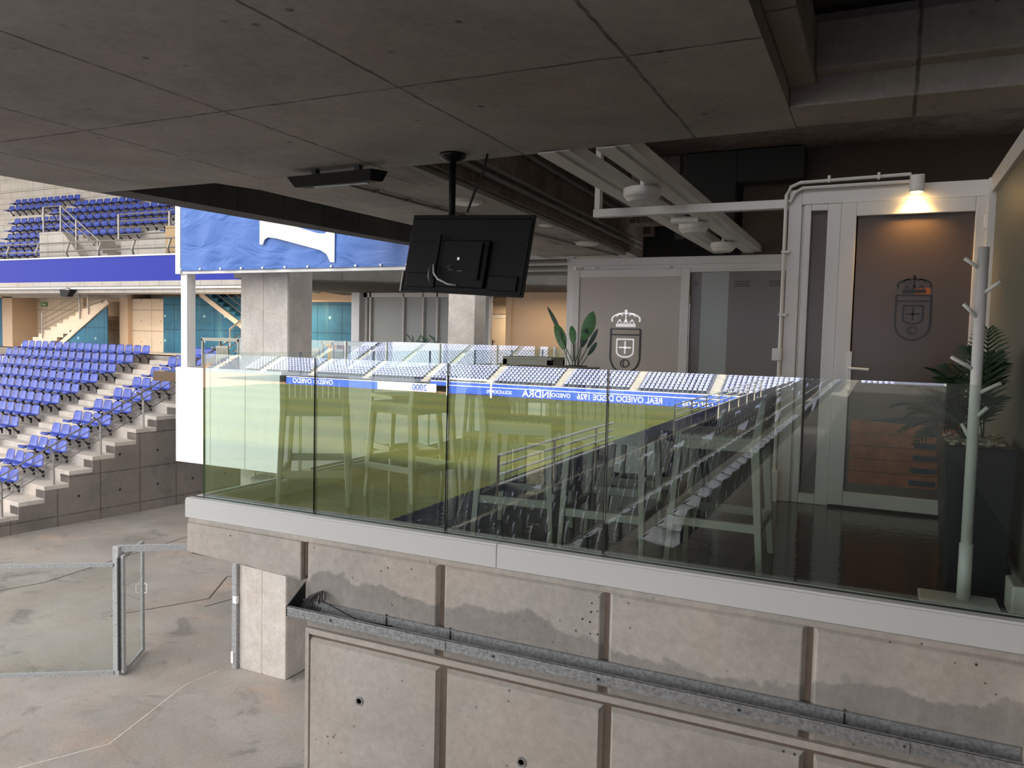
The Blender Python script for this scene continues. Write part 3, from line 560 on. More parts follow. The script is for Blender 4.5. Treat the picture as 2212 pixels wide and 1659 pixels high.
# ================================================================== stools
def make_stool(label, loc, rz):
    t = thing('bar_stool', label, 'bar stool', loc, rz, 'grey plastic bar stools on the terrace')
    w, dp, sh, bh = .24, .235, .755, .965   # heading is +y
    for sx in (-1, 1):
        B = MB(); B.add([(sx * w * .86 - .02, dp * .9 - .022, sh - .03), (sx * w * .86 + .02, dp * .9 - .022, sh - .03), (sx * w * .86 + .02, dp * .9 + .022, sh - .03), (sx * w * .86 - .02, dp * .9 + .022, sh - .03),
                         (sx * w * 1.04 - .014, dp * 1.08 - .016, 0), (sx * w * 1.04 + .014, dp * 1.08 - .016, 0), (sx * w * 1.04 + .014, dp * 1.08 + .016, 0), (sx * w * 1.04 - .014, dp * 1.08 + .016, 0)],
                        [(0, 1, 2, 3), (7, 6, 5, 4), (0, 4, 5, 1), (1, 5, 6, 2), (2, 6, 7, 3), (3, 7, 4, 0)]); B.build('leg', 'stool_plastic', t, .006)
        B = MB(); y0, y1, y2 = -dp * 1.12, -dp * .90, -dp * 1.04; x0, x1 = sx * w * 1.04, sx * w * .92
        B.add([(x0 - .015, y0 - .018, 0), (x0 + .015, y0 - .018, 0), (x0 + .015, y0 + .018, 0), (x0 - .015, y0 + .018, 0),
               (x1 - .022, y1 - .025, sh - .05), (x1 + .022, y1 - .025, sh - .05), (x1 + .022, y1 + .025, sh - .05), (x1 - .022, y1 + .025, sh - .05),
               (x1 - .022, y2 - .018, bh), (x1 + .022, y2 - .018, bh), (x1 + .022, y2 + .014, bh), (x1 - .022, y2 + .014, bh)],
              [(3, 2, 1, 0), (0, 1, 5, 4), (1, 2, 6, 5), (2, 3, 7, 6), (3, 0, 4, 7), (4, 5, 9, 8), (5, 6, 10, 9), (6, 7, 11, 10), (7, 4, 8, 11), (8, 9, 10, 11)])
        B.build('leg', 'stool_plastic', t, .006)
    B = MB(); B.box(-w * .93, w * .93, -dp * .9, dp * .98, sh - .035, sh - .008)
    for k in range(9): y = -dp * .8 + k * .048; B.box(-w * .88, w * .88, y, y + .04, sh - .008, sh)
    B.build('seat', 'stool_plastic', t, .003)
    B = MB(); B.box(-w * .93, w * .93, dp * .8, dp * .93, sh - .085, sh - .03); B.box(-w * .93, w * .93, -dp * .98, -dp * .88, sh - .085, sh - .03)
    for sx in (-1, 1): B.box(sx * w * .9 - .012, sx * w * .9 + .012, -dp * .9, dp * .9, sh - .085, sh - .03)
    B.build('apron', 'stool_plastic', t, .003)
    B = MB(); yb = lambda z: -dp * .9 - (z - sh) / (bh - sh) * dp * .12
    def slab(xa, xb, z0, z1):
        B.add([(xa, yb(z0) - .01, z0), (xb, yb(z0) - .01, z0), (xb, yb(z0) + .008, z0), (xa, yb(z0) + .008, z0), (xa, yb(z1) - .01, z1), (xb, yb(z1) - .01, z1), (xb, yb(z1) + .008, z1), (xa, yb(z1) + .008, z1)],
              [(3, 2, 1, 0), (4, 5, 6, 7), (0, 1, 5, 4), (1, 2, 6, 5), (2, 3, 7, 6), (3, 0, 4, 7)])
    slab(-w * .9, w * .9, sh - .07, sh + .045); slab(-w * .9, w * .9, bh - .045, bh)
    n = 11; ww = (2 * w * .88 - .009 * (n - 1)) / n
    for k in range(n): xa = -w * .88 + k * (ww + .009); slab(xa, xa + ww, sh + .045, bh - .045)
    B.build('backrest', 'stool_plastic', t, 0)
    B = MB(); B.box(-w * 1.03, w * 1.03, dp * 1.0, dp * 1.13, .27, .325); B.build('footrest', 'stool_plastic', t, .006)
    B = MB(); B.box(-w * 1.0, w * 1.0, -dp * 1.1, -dp * .98, .22, .27)
    for sx in (-1, 1): B.box(sx * w * .99 - .012, sx * w * .99 + .012, -dp * 1.05, dp * 1.05, .225, .275)
    B.build('stretcher', 'stool_plastic', t, .005)
    return t
R = math.radians
st = make_stool('grey bar stool with its back to the viewer, behind the second glass panel', (.40, .73, 0), R(34))
stools = [(.90, 1.27, 78, 'grey bar stool turned sideways just right of the leftmost stool'),
          (.42, 1.9, 150, 'grey bar stool by the left return glass, behind the first two'),
          (.62, 3.2, 200, 'grey bar stool farthest along the left return glass'),
          (1.25, 2.95, 100, 'grey bar stool standing behind the middle glass panel'),
          (2.17, .66, -84, 'grey bar stool with tilted slotted back in the middle front glass panel'),
          (2.79, .60, 2, 'grey bar stool seen from behind at the joint left of the rightmost front stool'),
          (2.78, 1.45, 186, 'grey bar stool facing the viewer behind the front row'),
          (3.42, .70, 90, 'rightmost grey bar stool, side on near the glass door')]
for x, y, a, lab in stools: dup(st, (x, y, 0), R(a), lab)
# high tables
def make_table(label, loc, rz, lx=.55, ly=.32, h=1.05, name='bar_table'):
    t = thing(name, label, 'table', loc, rz, 'grey high tables on the terrace')
    B = MB(); B.box(-lx, lx, -ly, ly, h - .03, h); B.build('tabletop', 'stool_plastic', t, .004)
    B = MB(); B.box(-lx, lx, -ly, -ly + .03, h - .1, h - .03); B.box(-lx, lx, ly - .03, ly, h - .1, h - .03); B.box(-lx, -lx + .03, -ly, ly, h - .1, h - .03); B.box(lx - .03, lx, -ly, ly, h - .1, h - .03); B.build('apron', 'stool_plastic', t, .003)
    for sx in (-1, 1):
        for sy in (-1, 1):
            B = MB(); B.box(sx * (lx - .03) - .03, sx * (lx - .03) + .03, sy * (ly - .03) - .03, sy * (ly - .03) + .03, 0, h - .03); B.build('leg', 'stool_plastic', t, .004)
    return t
tb = make_table('grey high table before the tall leafy plant', (.40, 4.8, 0), 0, .32, .22)
t2 = make_table('grey high table between the stools behind the front row', (1.75, 2.0, 0), R(4), .35, .35, 1.04); t2['label'] = 'dark topped high table in the middle of the terrace stools'
t = thing('cube_pouf', 'low white cube behind the stools near the fixed frosted pane', 'pouf', (2.2, 3.3, 0))
B = MB(); B.box(-.22, .22, -.2, .2, .02, .42); B.build('body', 'white_paint', t, .01); B = MB(); B.box(-.2, .2, -.18, .18, 0, .02); B.build('foot', 'dark_trim', t)
t = thing('lounge_armchair', 'low white boxy armchair near the middle of the terrace', 'armchair', (1.45, 4.9, 0), R(10))
B = MB(); B.box(-.3, .3, -.3, .3, .15, .38); B.build('seat', 'white_paint', t, .02); B = MB(); B.box(-.3, .3, .22, .3, .38, .7); B.build('backrest', 'white_paint', t, .02)
for sx in (-1, 1): B = MB(); B.box(sx * .27 - .03, sx * .27 + .03, -.3, .25, .38, .55); B.build('armrest', 'white_paint', t, .01)
for sx in (-1, 1):
    for sy in (-1, 1): B = MB(); B.box(sx * .26 - .02, sx * .26 + .02, sy * .26 - .02, sy * .26 + .02, 0, .15); B.build('leg', 'dark_trim', t)
t = thing('shell_chair', 'dark rounded shell chair standing before the frosted panes', 'chair', (2.75, 2.9, 0), R(20))
B = MB()
for i in range(9):
    a0 = math.pi * (.1 + .8 * i / 8); r_ = .22
    B.obox((math.cos(a0) * r_, math.sin(a0) * r_, .58), (math.sin(a0) * .05, -math.cos(a0) * .05, 0), (math.cos(a0) * .01, math.sin(a0) * .01, 0), (0, 0, .16))
B.build('backrest', 'black_plastic', t); B = MB(); B.lathe([(.2, .4), (.23, .43), (.22, .45)], n=24); B.build('seat', 'black_plastic', t)
for a0 in range(4): B = MB(); c_, s_ = math.cos(a0 * 1.57 + .8), math.sin(a0 * 1.57 + .8); B.tube([(c_ * .14, s_ * .14, .4), (c_ * .24, s_ * .24, 0)], .014); B.build('leg', 'dark_trim', t)
# plants
def leaf_blade(B, base, tip, width, up=(0, 0, 1), bow=.1, fold=.15, n=9):
    base, tip = Vector(base), Vector(tip); d = tip - base; sd = d.cross(Vector(up)).normalized(); nn = sd.cross(d).normalized(); L_ = d.length
    vs = []
    for i in range(n):
        s_ = i / (n - 1); c = base + d * s_ + nn * (bow * L_ * math.sin(math.pi * s_)); w = width * math.sin(math.pi * min(1, s_ * .92 + .06)) ** .7 * (1 if i < n - 1 else .05)
        vs += [c - sd * w + nn * fold * w, c, c + sd * w + nn * fold * w]
    fs = []
    for i in range(n - 1):
        a = i * 3; fs += [(a, a + 1, a + 4, a + 3), (a + 1, a + 2, a + 5, a + 4)]
    B.add(vs, fs)
t = thing('potted_plant', 'tall plant with broad green paddle leaves in a black pot', 'plant', (.72, 5.4, 0))
B = MB(); B.lathe([(.13, 0), (.15, .5), (.165, .94), (.15, .94), (.14, .9)], n=4); o = B.build('pot', 'pot_black', t); o.rotation_euler = (0, 0, .785)
for bs, tp, wd, mt, tw in [((-.06, 0, .90), (-.30, 0, 1.48), .075, 'leaf', 'up'), ((0, 0, 1.0), (.22, 0, 1.64), .085, 'leaf', 'x'), ((-.02, 0, 1.05), (-.06, -.03, 1.45), .05, 'leaf', 'x'), ((-.05, 0, 1.0), (-.42, 0, 1.70), .03, 'leaf_dark', 'x'),
                       ((.03, .02, 1.0), (.13, 0, 1.42), .05, 'leaf_dark', 'x'), ((.05, 0, .98), (.28, .02, 1.42), .03, 'leaf_dark', 'x'), ((.08, 0, .95), (.28, 0, 1.25), .03, 'leaf_dark', 'x')]:
    q0 = Vector(bs) + (Vector(tp) - Vector(bs)) * .42
    B = MB(); B.tube([(bs[0] * .3, bs[1], .85), bs, q0], .006, 6); B.build('stem', 'stem', t)
    B = MB(); leaf_blade(B, q0, tp, wd, (0, 1, .15), .06, .1); o = B.build('leaf', mt, t, smooth=True)
def frond(B, base, tip, sag=.15, nl=16, ll=.16, w=.008):
    base, tip = Vector(base), Vector(tip); d = tip - base; sd = d.cross(Vector((0, 0, 1))).normalized(); pts = []
    for i in range(nl + 1):
        s_ = i / nl; pts.append(base + d * s_ + Vector((0, 0, sag * math.sin(math.pi * s_ * .8))))
    B.tube(pts[::2] + [pts[-1]], .004, 5, .0015)
    for i in range(3, nl + 1):
        p = pts[i]; f = (pts[i] - pts[i - 1]).normalized(); l_ = ll * math.sin(math.pi * (i / nl * .8 + .15)) + .02
        for s_ in (-1, 1):
            e = p + (sd * s_ * .8 + f * .75 + Vector((0, 0, -.12))).normalized() * l_; mid = (p + e) / 2 + Vector((0, 0, .01))
            q = f * w; B.add([p - q, p + q, mid + q * 1.1, e, mid - q * 1.1], [(0, 1, 2, 3, 4)])
t = thing('planter_palm', 'tall dark navy planter with pebbles and arching palm fronds', 'planter', (4.70, .98, 0))
B = MB(); B.add([(-.10, -.24, 0), (.17, -.24, 0), (.17, .24, 0), (-.10, .24, 0), (-.15, -.27, .76), (.19, -.27, .76), (.19, .27, .76), (-.15, .27, .76)], [(3, 2, 1, 0), (4, 5, 6, 7), (0, 1, 5, 4), (1, 2, 6, 5), (2, 3, 7, 6), (3, 0, 4, 7)]); B.build('planter_box', 'planter_navy', t, .008)
B = MB()
for k in range(70): B.lathe([(.002, -.008), (.018, -.002), (.016, .008), (.002, .013)], (random.uniform(-.12, .16), random.uniform(-.24, .24), .772 + random.uniform(-.006, .01)), 7)
o = B.build('pebbles', 'pebble', t); o['kind'] = 'stuff'
for k, tp in enumerate([(.03, -.2, 1.3), (.10, -.1, 1.12), (-.35, -.15, .74), (-.3, .1, .97), (-.28, -.2, .68), (-.15, -.3, 1.05), (.08, .2, 1.15), (-.1, .35, 1.1), (-.38, .2, .85), (-.05, -.1, 1.2), (.06, -.32, .95), (-.22, 0, 1.08), (-.3, -.35, .88), (.1, .1, 1.18), (-.2, -.1, .9), (-.33, .0, .8)]):
    B = MB(); frond(B, (random.uniform(-.04, .06), random.uniform(-.08, .08), .77), tp, .12, 18, .13); B.build('frond', 'palm', t)
# coat stand
t = thing('coat_stand', 'white round coat stand with slanted wooden pegs behind the glass', 'coat stand', (4.66, .5, 0))
B = MB(); B.tube([(0, 0, .02), (0, 0, .30)], .031, 20); B.build('lower_sleeve', 'white_paint', t, smooth=True)
B = MB(); B.tube([(0, 0, .30), (0, 0, 1.77)], .0255, 20); B.build('pole', 'white_paint', t, smooth=True)
for (x0, z0, x1, z1, y1) in [(-.02, 1.67, -.08, 1.715, -.02), (.01, 1.545, .075, 1.60, -.05), (-.01, 1.425, -.075, 1.49, -.05), (.015, 1.30, .04, 1.37, .07), (-.02, 1.175, -.115, 1.23, -.03), (.02, 1.06, .105, 1.11, -.02), (.01, .935, .05, .99, -.05), (-.02, .84, -.045, .895, .04)]:
    B = MB(); B.tube([(x0, -.01 if y1 < 0 else .01, z0), (x1, y1, z1)], .0095, 12, .0095); B.build('peg', 'white_paint', t, smooth=True)
B = MB(); B.box(-.2, .15, -.12, .09, .0, .02); B.build('base', 'white_paint', t, .008)
# small white bracket at lower right
B = MB(); B.box(4.84, 4.9, .33, .55, .0, .16); tag(B.build('cable_cover', 'frame_metal', bevel=.01), 'small white plastic cover on the floor at the far right corner', 'cover')
# ================================================================== lower passage
B = MB(); B.box(-60, 7, -1.0, 30, ZF - .3, ZF); struct(B.build('floor', 'lower_floor'), 'stained concrete floor of the lower passage')
def mark(pts, w, mat='dark_trim'):
    B = MB()
    for a, b in zip(pts[:-1], pts[1:]): B.bar((*a, ZF + .002), (*b, ZF + .002), w, .003)
    return B
B = mark([(-5.9, 1.9), (-5.2, 3.2), (-5.74, 5.0), (-5.68, 5.63)], .02); struct(B.build('trim_3', 'tribune'), 'pale floor joint')
for pts in ([(-13.9, 3.5), (-12.6, 7.2), (-13.1, 12.2)], [(-9.5, 6.5), (-8.6, 8.2), (-9.4, 9.5), (-8.9, 10.4), (-9.8, 10.9)], [(-8.3, 7.8), (-7.9, 9.4), (-8.6, 10.2)]):
    struct(mark(pts, .03).build('trim_3', 'dark_wall'), 'dark tyre mark on the passage floor')
# columns
def column(label, x0, x1, y0, y1, z0, z1, seam=True, mat='column'):
    t = thing('concrete_column', label, 'column', ((x0 + x1) / 2, y0, z0)); w = (x1 - x0) / 2
    B = MB(); B.box(-w, w, .006, y1 - y0, 0, z1 - z0); B.build('core', mat, t, .02)
    if seam:
        for a, b in ((-w + .01, -.012), (.012, w - .01)): B = MB(); B.box(a, b, 0, .02, 0, z1 - z0); B.build('cast_face', mat, t, .006)
    return t
column('thick concrete column with a centre seam rising from the lower passage', -5.46, -4.44, 5.9, 6.5, ZF, 2.6)
column('slimmer concrete column behind the television', -5.62, -4.86, 13.1, 13.7, ZF, 3.0, False)
t = thing('floodlight', 'small floodlight bracketed to the thick column under the white panel', 'lamp', (-4.85, 5.75, -1.15))
B = MB(); B.obox((0, 0, 0), (.16, -.05, .0), (.03, .08, .03), (0, -.03, .05)); B.build('lamp_head', 'steel_grey', t, .01); B = MB(); B.tube([(-.17, .03, 0), (-.17, .06, .12), (.17, .0, .12), (.17, -.03, 0)], .012); B.tube([(0, .03, .12), (0, .14, .2)], .015); B.build('bracket', 'steel_grey', t)
# white panel box, side parapet, post, banner
t = thing('white_parapet', 'white clad parapet box standing out beyond the left glass', 'parapet', (-6.4, 5.4, 0))
for a, b in ((0, .78), (.79, 1.53), (1.54, 2.28)): B = MB(); B.box(a, b, 0, .1, -.93, .66); B.build('cladding_panel', 'white_panel', t, .004)
B = MB(); B.box(2.2, 2.29, .1, 7.2, -.93, .66); B.build('side_cladding', 'white_panel', t, .004)
B = MB(); B.box(0, .1, .1, 1.2, -.93, .66); B.build('side_cladding', 'white_panel', t, .004)
t = thing('white_post', 'white square post carrying the blue banner frame', 'post', (-6.24, 5.45, .66))
B = MB(); B.box(-.07, .07, -.02, .16, 0, 1.56); B.build('tube', 'white_metal', t, .004)
t = thing('club_banner', 'large blue fabric banner with white lettering on a white frame', 'banner', (-6.35, 5.4, 2.22))
BW, BH = 5.2, 1.6; nx, nz = 60, 16; vs = []; fs = []
for j in range(nz + 1):
    for i in range(nx + 1):
        u = i / nx; v = j / nz; x = .1 + u * (BW - .1); bolt = abs(math.sin(math.pi * (x - .05) / .44)); y = -.02 - .02 * bolt * (1 - v) + .012 * math.sin(x * 3 + v * 5) * math.sin(v * math.pi) + .008 * math.sin(x * 9 - v * 7)
        vs.append((x, y, .03 + v * BH))
for j in range(nz):
    for i in range(nx): a = j * (nx + 1) + i; fs.append((a, a + 1, a + nx + 2, a + nx + 1))
B = MB(); B.add(vs, fs); B.build('fabric', 'banner_cloth', t, smooth=True)
B = MB(); B.box(-.02, .09, -.03, .06, -.02, BH); B.build('side_frame', 'white_metal', t, .004)
B = MB(); B.box(.09, BW, .0, .06, -.02, .03); B.build('bottom_frame', 'white_metal', t, .004)
ly = -.06
letter = [(-4.52, 3.3), (-4.52, 2.63), (-4.46, 2.62), (-4.42, 2.70), (-4.35, 2.73), (-4.19, 2.71), (-3.35, 2.51), (-3.23, 2.45), (-3.16, 2.33), (-3.08, 2.32), (-3.08, 2.78), (-3.2, 2.80), (-3.26, 2.75), (-3.4, 2.76), (-3.9, 2.9), (-3.9, 3.3)]
B = MB(); B.prism([(x + 6.35, ly, z - 2.22) for x, z in letter], (0, .006, 0)); B.build('lettering', 'white_paint', t)
for k in range(11):
    B = MB(); B.lathe([(.018, 0), (.018, .01)], n=10); o = B.build('bolt', 'white_metal', t); o.location = (.12 + k * .44, -.045, .05); o.rotation_euler = (math.pi / 2, 0, 0)
# fence with open gate
def fence(p, q, z0, z1, label, mats=True):
    a, b = Vector((*p, 0)), Vector((*q, 0)); d = (b - a).normalized(); n = Vector((-d.y, d.x, 0))
    t = thing('glass_fence', label, 'fence', (a.x, a.y, ZF)); L_ = (b - a).length
    B = MB(); B.bar(d * 0 + Vector((0, 0, z1)), d * L_ + Vector((0, 0, z1)), .06, .06); B.build('top_rail', 'galvanised', t)
    B = MB(); B.bar(Vector((0, 0, z0)), d * L_ + Vector((0, 0, z0)), .06, .06); B.build('bottom_rail', 'galvanised', t)
    B = MB(); B.add([d * .02 + Vector((0, 0, z0)), d * (L_ - .02) + Vector((0, 0, z0)), d * (L_ - .02) + Vector((0, 0, z1)), d * .02 + Vector((0, 0, z1))], [(0, 1, 2, 3)]); B.build('pane', 'glass_side', t)
    return t
fence((-10.2, 2.75), (-7.1, 4.75), .03, 1.86, 'long galvanised glass fence left of the open gate')
t = thing('fence_gate', 'galvanised gate frame with its glass leaf standing open', 'gate', (-7.05, 4.8, ZF))
d = Vector((1.55, 1.08, 0)).normalized()
B = MB(); B.box(-.07, .07, -.06, .06, 0, 2.17); B.build('post', 'galvanised', t, .004)
B = MB(); B.bar(Vector((0, 0, 2.13)), d * 1.85 + Vector((0, 0, 2.13)), .07, .1); B.build('lintel', 'galvanised', t)
e = d * 1.87; B = MB(); B.box(e.x - .05, e.x + .05, e.y - .04, e.y + .04, 0, 2.17); B.build('post', 'galvanised', t, .004)
B = MB(); B.box(e.x - .01, e.x + .07, e.y - .06, e.y, 1.15, 1.27); B.box(e.x - .05, e.x + .0, e.y - .06, e.y - .04, .1, .3); B.build('lock_plate', 'white_metal', t)
lf = Vector((-.5, .78, 0)); o_ = Vector((.14, -.02, 0))
B = MB()
for u in (0, 1): B.bar(o_ + lf * u + Vector((0, 0, .05)), o_ + lf * u + Vector((0, 0, 2.03)), .05, .05, (1, 0, 0))
for z in (.07, 2.01): B.bar(o_ + Vector((0, 0, z)), o_ + lf + Vector((0, 0, z)), .05, .05)
lo_ = B.build('gate_leaf', 'galvanised', t)
B = MB(); B.add([o_ + Vector((0, 0, .07)), o_ + lf + Vector((0, 0, .07)), o_ + lf + Vector((0, 0, 2.0)), o_ + Vector((0, 0, 2.0))], [(0, 1, 2, 3)]); B.build('gate_pane', 'glass_side', lo_)
p_ = o_ + lf + Vector((.05, .0, 1.1)); B = MB(); B.tube([p_, p_ + Vector((.06, 0, .02)), p_ + Vector((.06, 0, .16)), p_ + Vector((0, 0, .18))], .01, 8); B.build('gate_handle', 'white_metal', lo_)
B = MB(); B.box(.08, .11, -.09, -.06, .1, 2.0); B.build('hinge_strip', 'dark_trim', t)
# ================================================================== left tribune
wv = Vector((.1355, .9908, 0)).normalized(); rv = Vector((-wv.y, wv.x, 0)); S0 = Vector((-17.14, 10.25, 0)); RUN, RISE, Z0 = .69, .353, -3.28
def TR(k, r, off=0): p = S0 + wv * (RUN * k + off) + rv * r; return p
B = MB()
for k in range(-3, 11):
    z = Z0 + RISE * k; a, b = TR(k, 0), TR(k, 45); c, d_ = TR(k + 1.1, 45), TR(k + 1.1, 0); B.hexa([(a.x, a.y), (d_.x, d_.y), (c.x, c.y), (b.x, b.y)], z - .5, z)
    if k < 10:   # aisle half steps
        a, b = TR(k + .5, 3.35), TR(k + .5, 5.35); c, d_ = TR(k + 1.02, 5.35), TR(k + 1.02, 3.35); B.hexa([(a.x, a.y), (d_.x, d_.y), (c.x, c.y), (b.x, b.y)], z, z + RISE / 2)
struct(B.build('floor', 'tribune', bevel=.01), 'concrete seating steps of the lower tribune')
B = MB(); pts = []
for k in range(-3, 11): a = TR(k, -.02); z = Z0 + RISE * k - .12; pts += [(a.x, a.y, z), (TR(k + 1, -.02).x, TR(k + 1, -.02).y, z)]
e_ = TR(11, -.02); pts += [(e_.x, e_.y, pts[-1][2]), (e_.x, e_.y, ZF), (pts[0][0], pts[0][1], ZF)]
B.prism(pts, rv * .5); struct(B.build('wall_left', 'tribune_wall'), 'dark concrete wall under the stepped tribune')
a, b, c, d_ = TR(-3, 0), TR(-3, 45), TR(-2.9, 45), TR(-2.9, 0)
B = MB(); B.hexa([(a.x, a.y), (d_.x, d_.y), (c.x, c.y), (b.x, b.y)], ZF, Z0 - 3 * RISE); struct(B.build('wall_left', 'tribune'))
# seats
def seat_mesh(mat='seat_blue', low=False):
    B = MB(); n = 3 if low else 5
    prof = [(-.20, .42, .23), (-.17, .44, .245), (-.02, .41, .255), (.12, .40, .255), (.17, .44, .26), (.20, .56, .255), (.23, .69, .24), (.24, .74, .18)]   # (y depth, z, half width)
    if low: prof = [prof[0], prof[2], prof[3], prof[5], prof[7]]
    vs = []
    for (y, z, w) in prof:
        for i in range(n):
            u = -1 + 2 * i / (n - 1); vs.append((u * w, y - .03 * u * u * (1 if z > .47 else 0), z + (.03 * u * u if z < .47 else 0)))
    fs = [(j * n + i, j * n + i + 1, (j + 1) * n + i + 1, (j + 1) * n + i) for j in range(len(prof) - 1) for i in range(n - 1)]
    B.add(vs, fs)
    if not low: B.box(-.2, .2, -.21, -.19, .39, .44)
    return B
def bracket_mesh():
    B = MB(); B.bar((0, -.14, .40), (0, .12, .39), .04, .03); B.bar((0, .1, .40), (0, .32, .14), .03, .05); B.box(-.04, .04, .28, .33, .05, .25); B.bar((-.05, -.14, .42), (.05, -.14, .42), .05, .04); return B
proto = thing('stadium_seat', 'x', 'seat'); sm = seat_mesh().build('shell', 'seat_blue', proto, smooth=True)
md = sm.modifiers.new('s', 'SOLIDIFY'); md.thickness = .012
bm_ = bracket_mesh().build('bracket', 'bracket_black', proto)
used = [False]; NS = [0]
def place_seat(p, ang, label, group):
    pr = proj((p.x, p.y, p.z + .5))
    if not (-30 < pr[0] < 480 and 350 < pr[1] < 1120): return
    NS[0] += 1
    if not used[0]:
        used[0] = True; proto.location = p; proto.rotation_euler = (0, 0, ang); proto['label'] = label; proto['group'] = group; return
    o = dup(proto, p, ang, label, group)
ang = math.atan2(rv.y, rv.x) - math.pi
ordn = ['first', 'second', 'third', 'fourth', 'fifth', 'sixth', 'seventh', 'eighth', 'ninth', 'tenth', 'eleventh', 'twelfth', 'thirteenth', 'fourteenth', 'fifteenth', 'sixteenth', 'seventeenth', 'eighteenth', 'nineteenth', 'twentieth'] + ['%d' % i for i in range(21, 60)]
rown = ['front', 'second', 'third', 'fourth', 'fifth', 'sixth', 'seventh', 'eighth', 'ninth', 'tenth', 'top']
for k in range(-1, 10):
    z = Z0 + RISE * k; ri = k + 1
    for i in range(4):
        p = TR(k, 1.24 + i * .575, .27); place_seat(Vector((p.x, p.y, z)), ang, 'blue seat, %s from the wall railing, %s row up, right of lower aisle' % (ordn[i], rown[ri]), 'lower tribune seats right of the aisle, %s row' % rown[ri])
    for i in range(17):
        p = TR(k, 5.75 + i * .6, .27); place_seat(Vector((p.x, p.y, z)), ang, 'blue seat, %s from the aisle, %s row up, left of lower aisle' % (ordn[i], rown[ri]), 'lower tribune seats left of the aisle, %s row' % rown[ri])
# railing along tribune wall
t = thing('stair_railing', 'grey steel railing sloping along the right edge of the lower tribune', 'railing', (0, 0, 0))
for h in (1.0, .78, .56, .34):
    a, b = TR(-3, .1), TR(10.5, .1); B = MB(); B.tube([(a.x, a.y, Z0 - 3 * RISE + h), (b.x, b.y, Z0 + 10.5 * RISE + h)], .025 if h == 1 else .016, 8); B.build('rail', 'rail_steel', t)
for k in (-1.55, .45, 2.45, 4.45, 6.45, 8.45):
    a = TR(k, .1); b = TR(k, .1, .25); z = Z0 + RISE * k; B = MB(); B.tube([(a.x, a.y, z - .35), (a.x, a.y, z + .75), (a.x - wv.x * .08, a.y - wv.y * .08, z + .92), (a.x - wv.x * .25, a.y - wv.y * .25, z + 1.0)], .035, 8); B.build('post', 'rail_steel', t)
# concourse
B = MB(); a, b = TR(10, 0), TR(10, 45); B.hexa([(a.x, a.y), (-10, a.y), (-10, 23.5), (b.x, 23.5 + 3), (b.x, b.y)], -.3, .25); struct(B.build('floor', 'tribune'), 'upper concourse floor behind the lower tribune')
B = MB(); B.box(-60, -19, 22.0, 22.4, .2, 3.2); B.box(-34.7, -31.5, 21.9, 22.0, .2, 2.75); struct(B.build('wall_far', 'cream_wall'), 'cream painted concourse wall')
B = MB(); B.box(-60, -36, 21.0, 21.9, .2, 2.66); B.box(-24.9, -18.3, 21.0, 21.1, .2, 2.75); struct(B.build('wall_far', 'teal_panels'), 'teal painted concourse panels')
B = MB(); B.box(-36, -35.2, 20.7, 22, .2, 2.75); B.box(-27.5, -26.95, 20.8, 22, .2, 2.95); struct(B.build('wall_far', 'peach_wall'), 'cream square piers of the concourse')
B = MB(); B.box(-26.95, -24.9, 21.0, 21.4, .2, 2.66); struct(B.build('wall_far', 'cream_wall'))
B = MB(); B.box(-60, -10, 17.9, 23, 3.0, 3.2); B.box(-60, -26.9, 20.7, 20.9, 2.7, 3.0); struct(B.build('ceiling', 'pale_concrete'), 'concourse ceiling')
t = thing('concourse_stair', 'cream concrete staircase with steel railing in the lit concourse', 'staircase', (-33.9, 20.3, .25))
for k in range(13):
    B = MB(); B.box(k * .45, k * .45 + .45, 0, 1.2, max(0, k * .175 - .5), (k + 1) * .175); B.build('step', 'door_cream', t)
B = MB(); B.prism([(2.9, -.06, 0), (6.3, -.06, 0), (6.3, -.06, 2.0)], (0, .05, 0)); B.build('side_wall', 'teal_panels', t)
B = MB(); B.bar((2.5, -.09, -.12), (6.4, -.09, 2.25), .06, .22); B.build('stringer', 'door_cream', t)
for dz in (.95, .7, .45, .22): B = MB(); B.tube([(1.6, -.05, .75 - .1 + dz), (4.6, -.05, 1.75 + dz), (6.2, -.05, 2.2 + dz * .6)], .022, 8); B.build('rail', 'rail_steel', t)
for x in (1.7, 4.4, 5.0): B = MB(); B.tube([(x, -.05, x * .35 - .1), (x, -.05, x * .35 + 1.1)], .03, 8); B.build('post', 'rail_steel', t)
t = thing('concourse_stair', 'second stair flight descending in front of the teal wall by the column', 'staircase', (-22, 20.7, .25))
B = MB(); B.bar((-.3, 0, 2.6), (3.2, 0, .6), .08, .2); B.build('stringer', 'door_cream', t)
for k in range(9): B = MB(); B.box(-.1 + k * .33, .3 + k * .33, .05, 1.0, 2.45 - k * .19, 2.62 - k * .19); B.build('step', 'wood_orange' if 0 else 'teal_panels', t)
for dz in (.5, .8, 1.1): B = MB(); B.tube([(-.1, .1, 2.5 + dz), (3.2, .1, .55 + dz)], .025, 8); B.build('rail', 'rail_steel', t)
B = MB(); B.tube([(1.6, -.2, .3), (1.6, -.2, 1.1), (3.4, -.2, 2.3)], .045, 8); B.tube([(1.9, -.2, .5), (3.4, -.2, 1.5)], .03, 8); B.tube([(1.9, -.2, .2), (3.4, -.2, 1.2)], .03, 8); B.build('rail', 'rail_steel', t)
t = thing('exit_sign', 'small green exit sign high on the cream concourse wall', 'sign', (-34.45, 21.85, 2.42))
B = MB(); B.box(-.22, .22, -.02, .02, -.11, .11); B.build('plate', 'sign_green', t)
B = MB(); B.box(-.15, -.1, -.03, -.02, -.06, .07); B.box(-.02, .04, -.03, -.02, -.06, .05); B.box(.08, .16, -.03, -.02, -.03, .03); B.build('pictogram', 'white_paint', t)
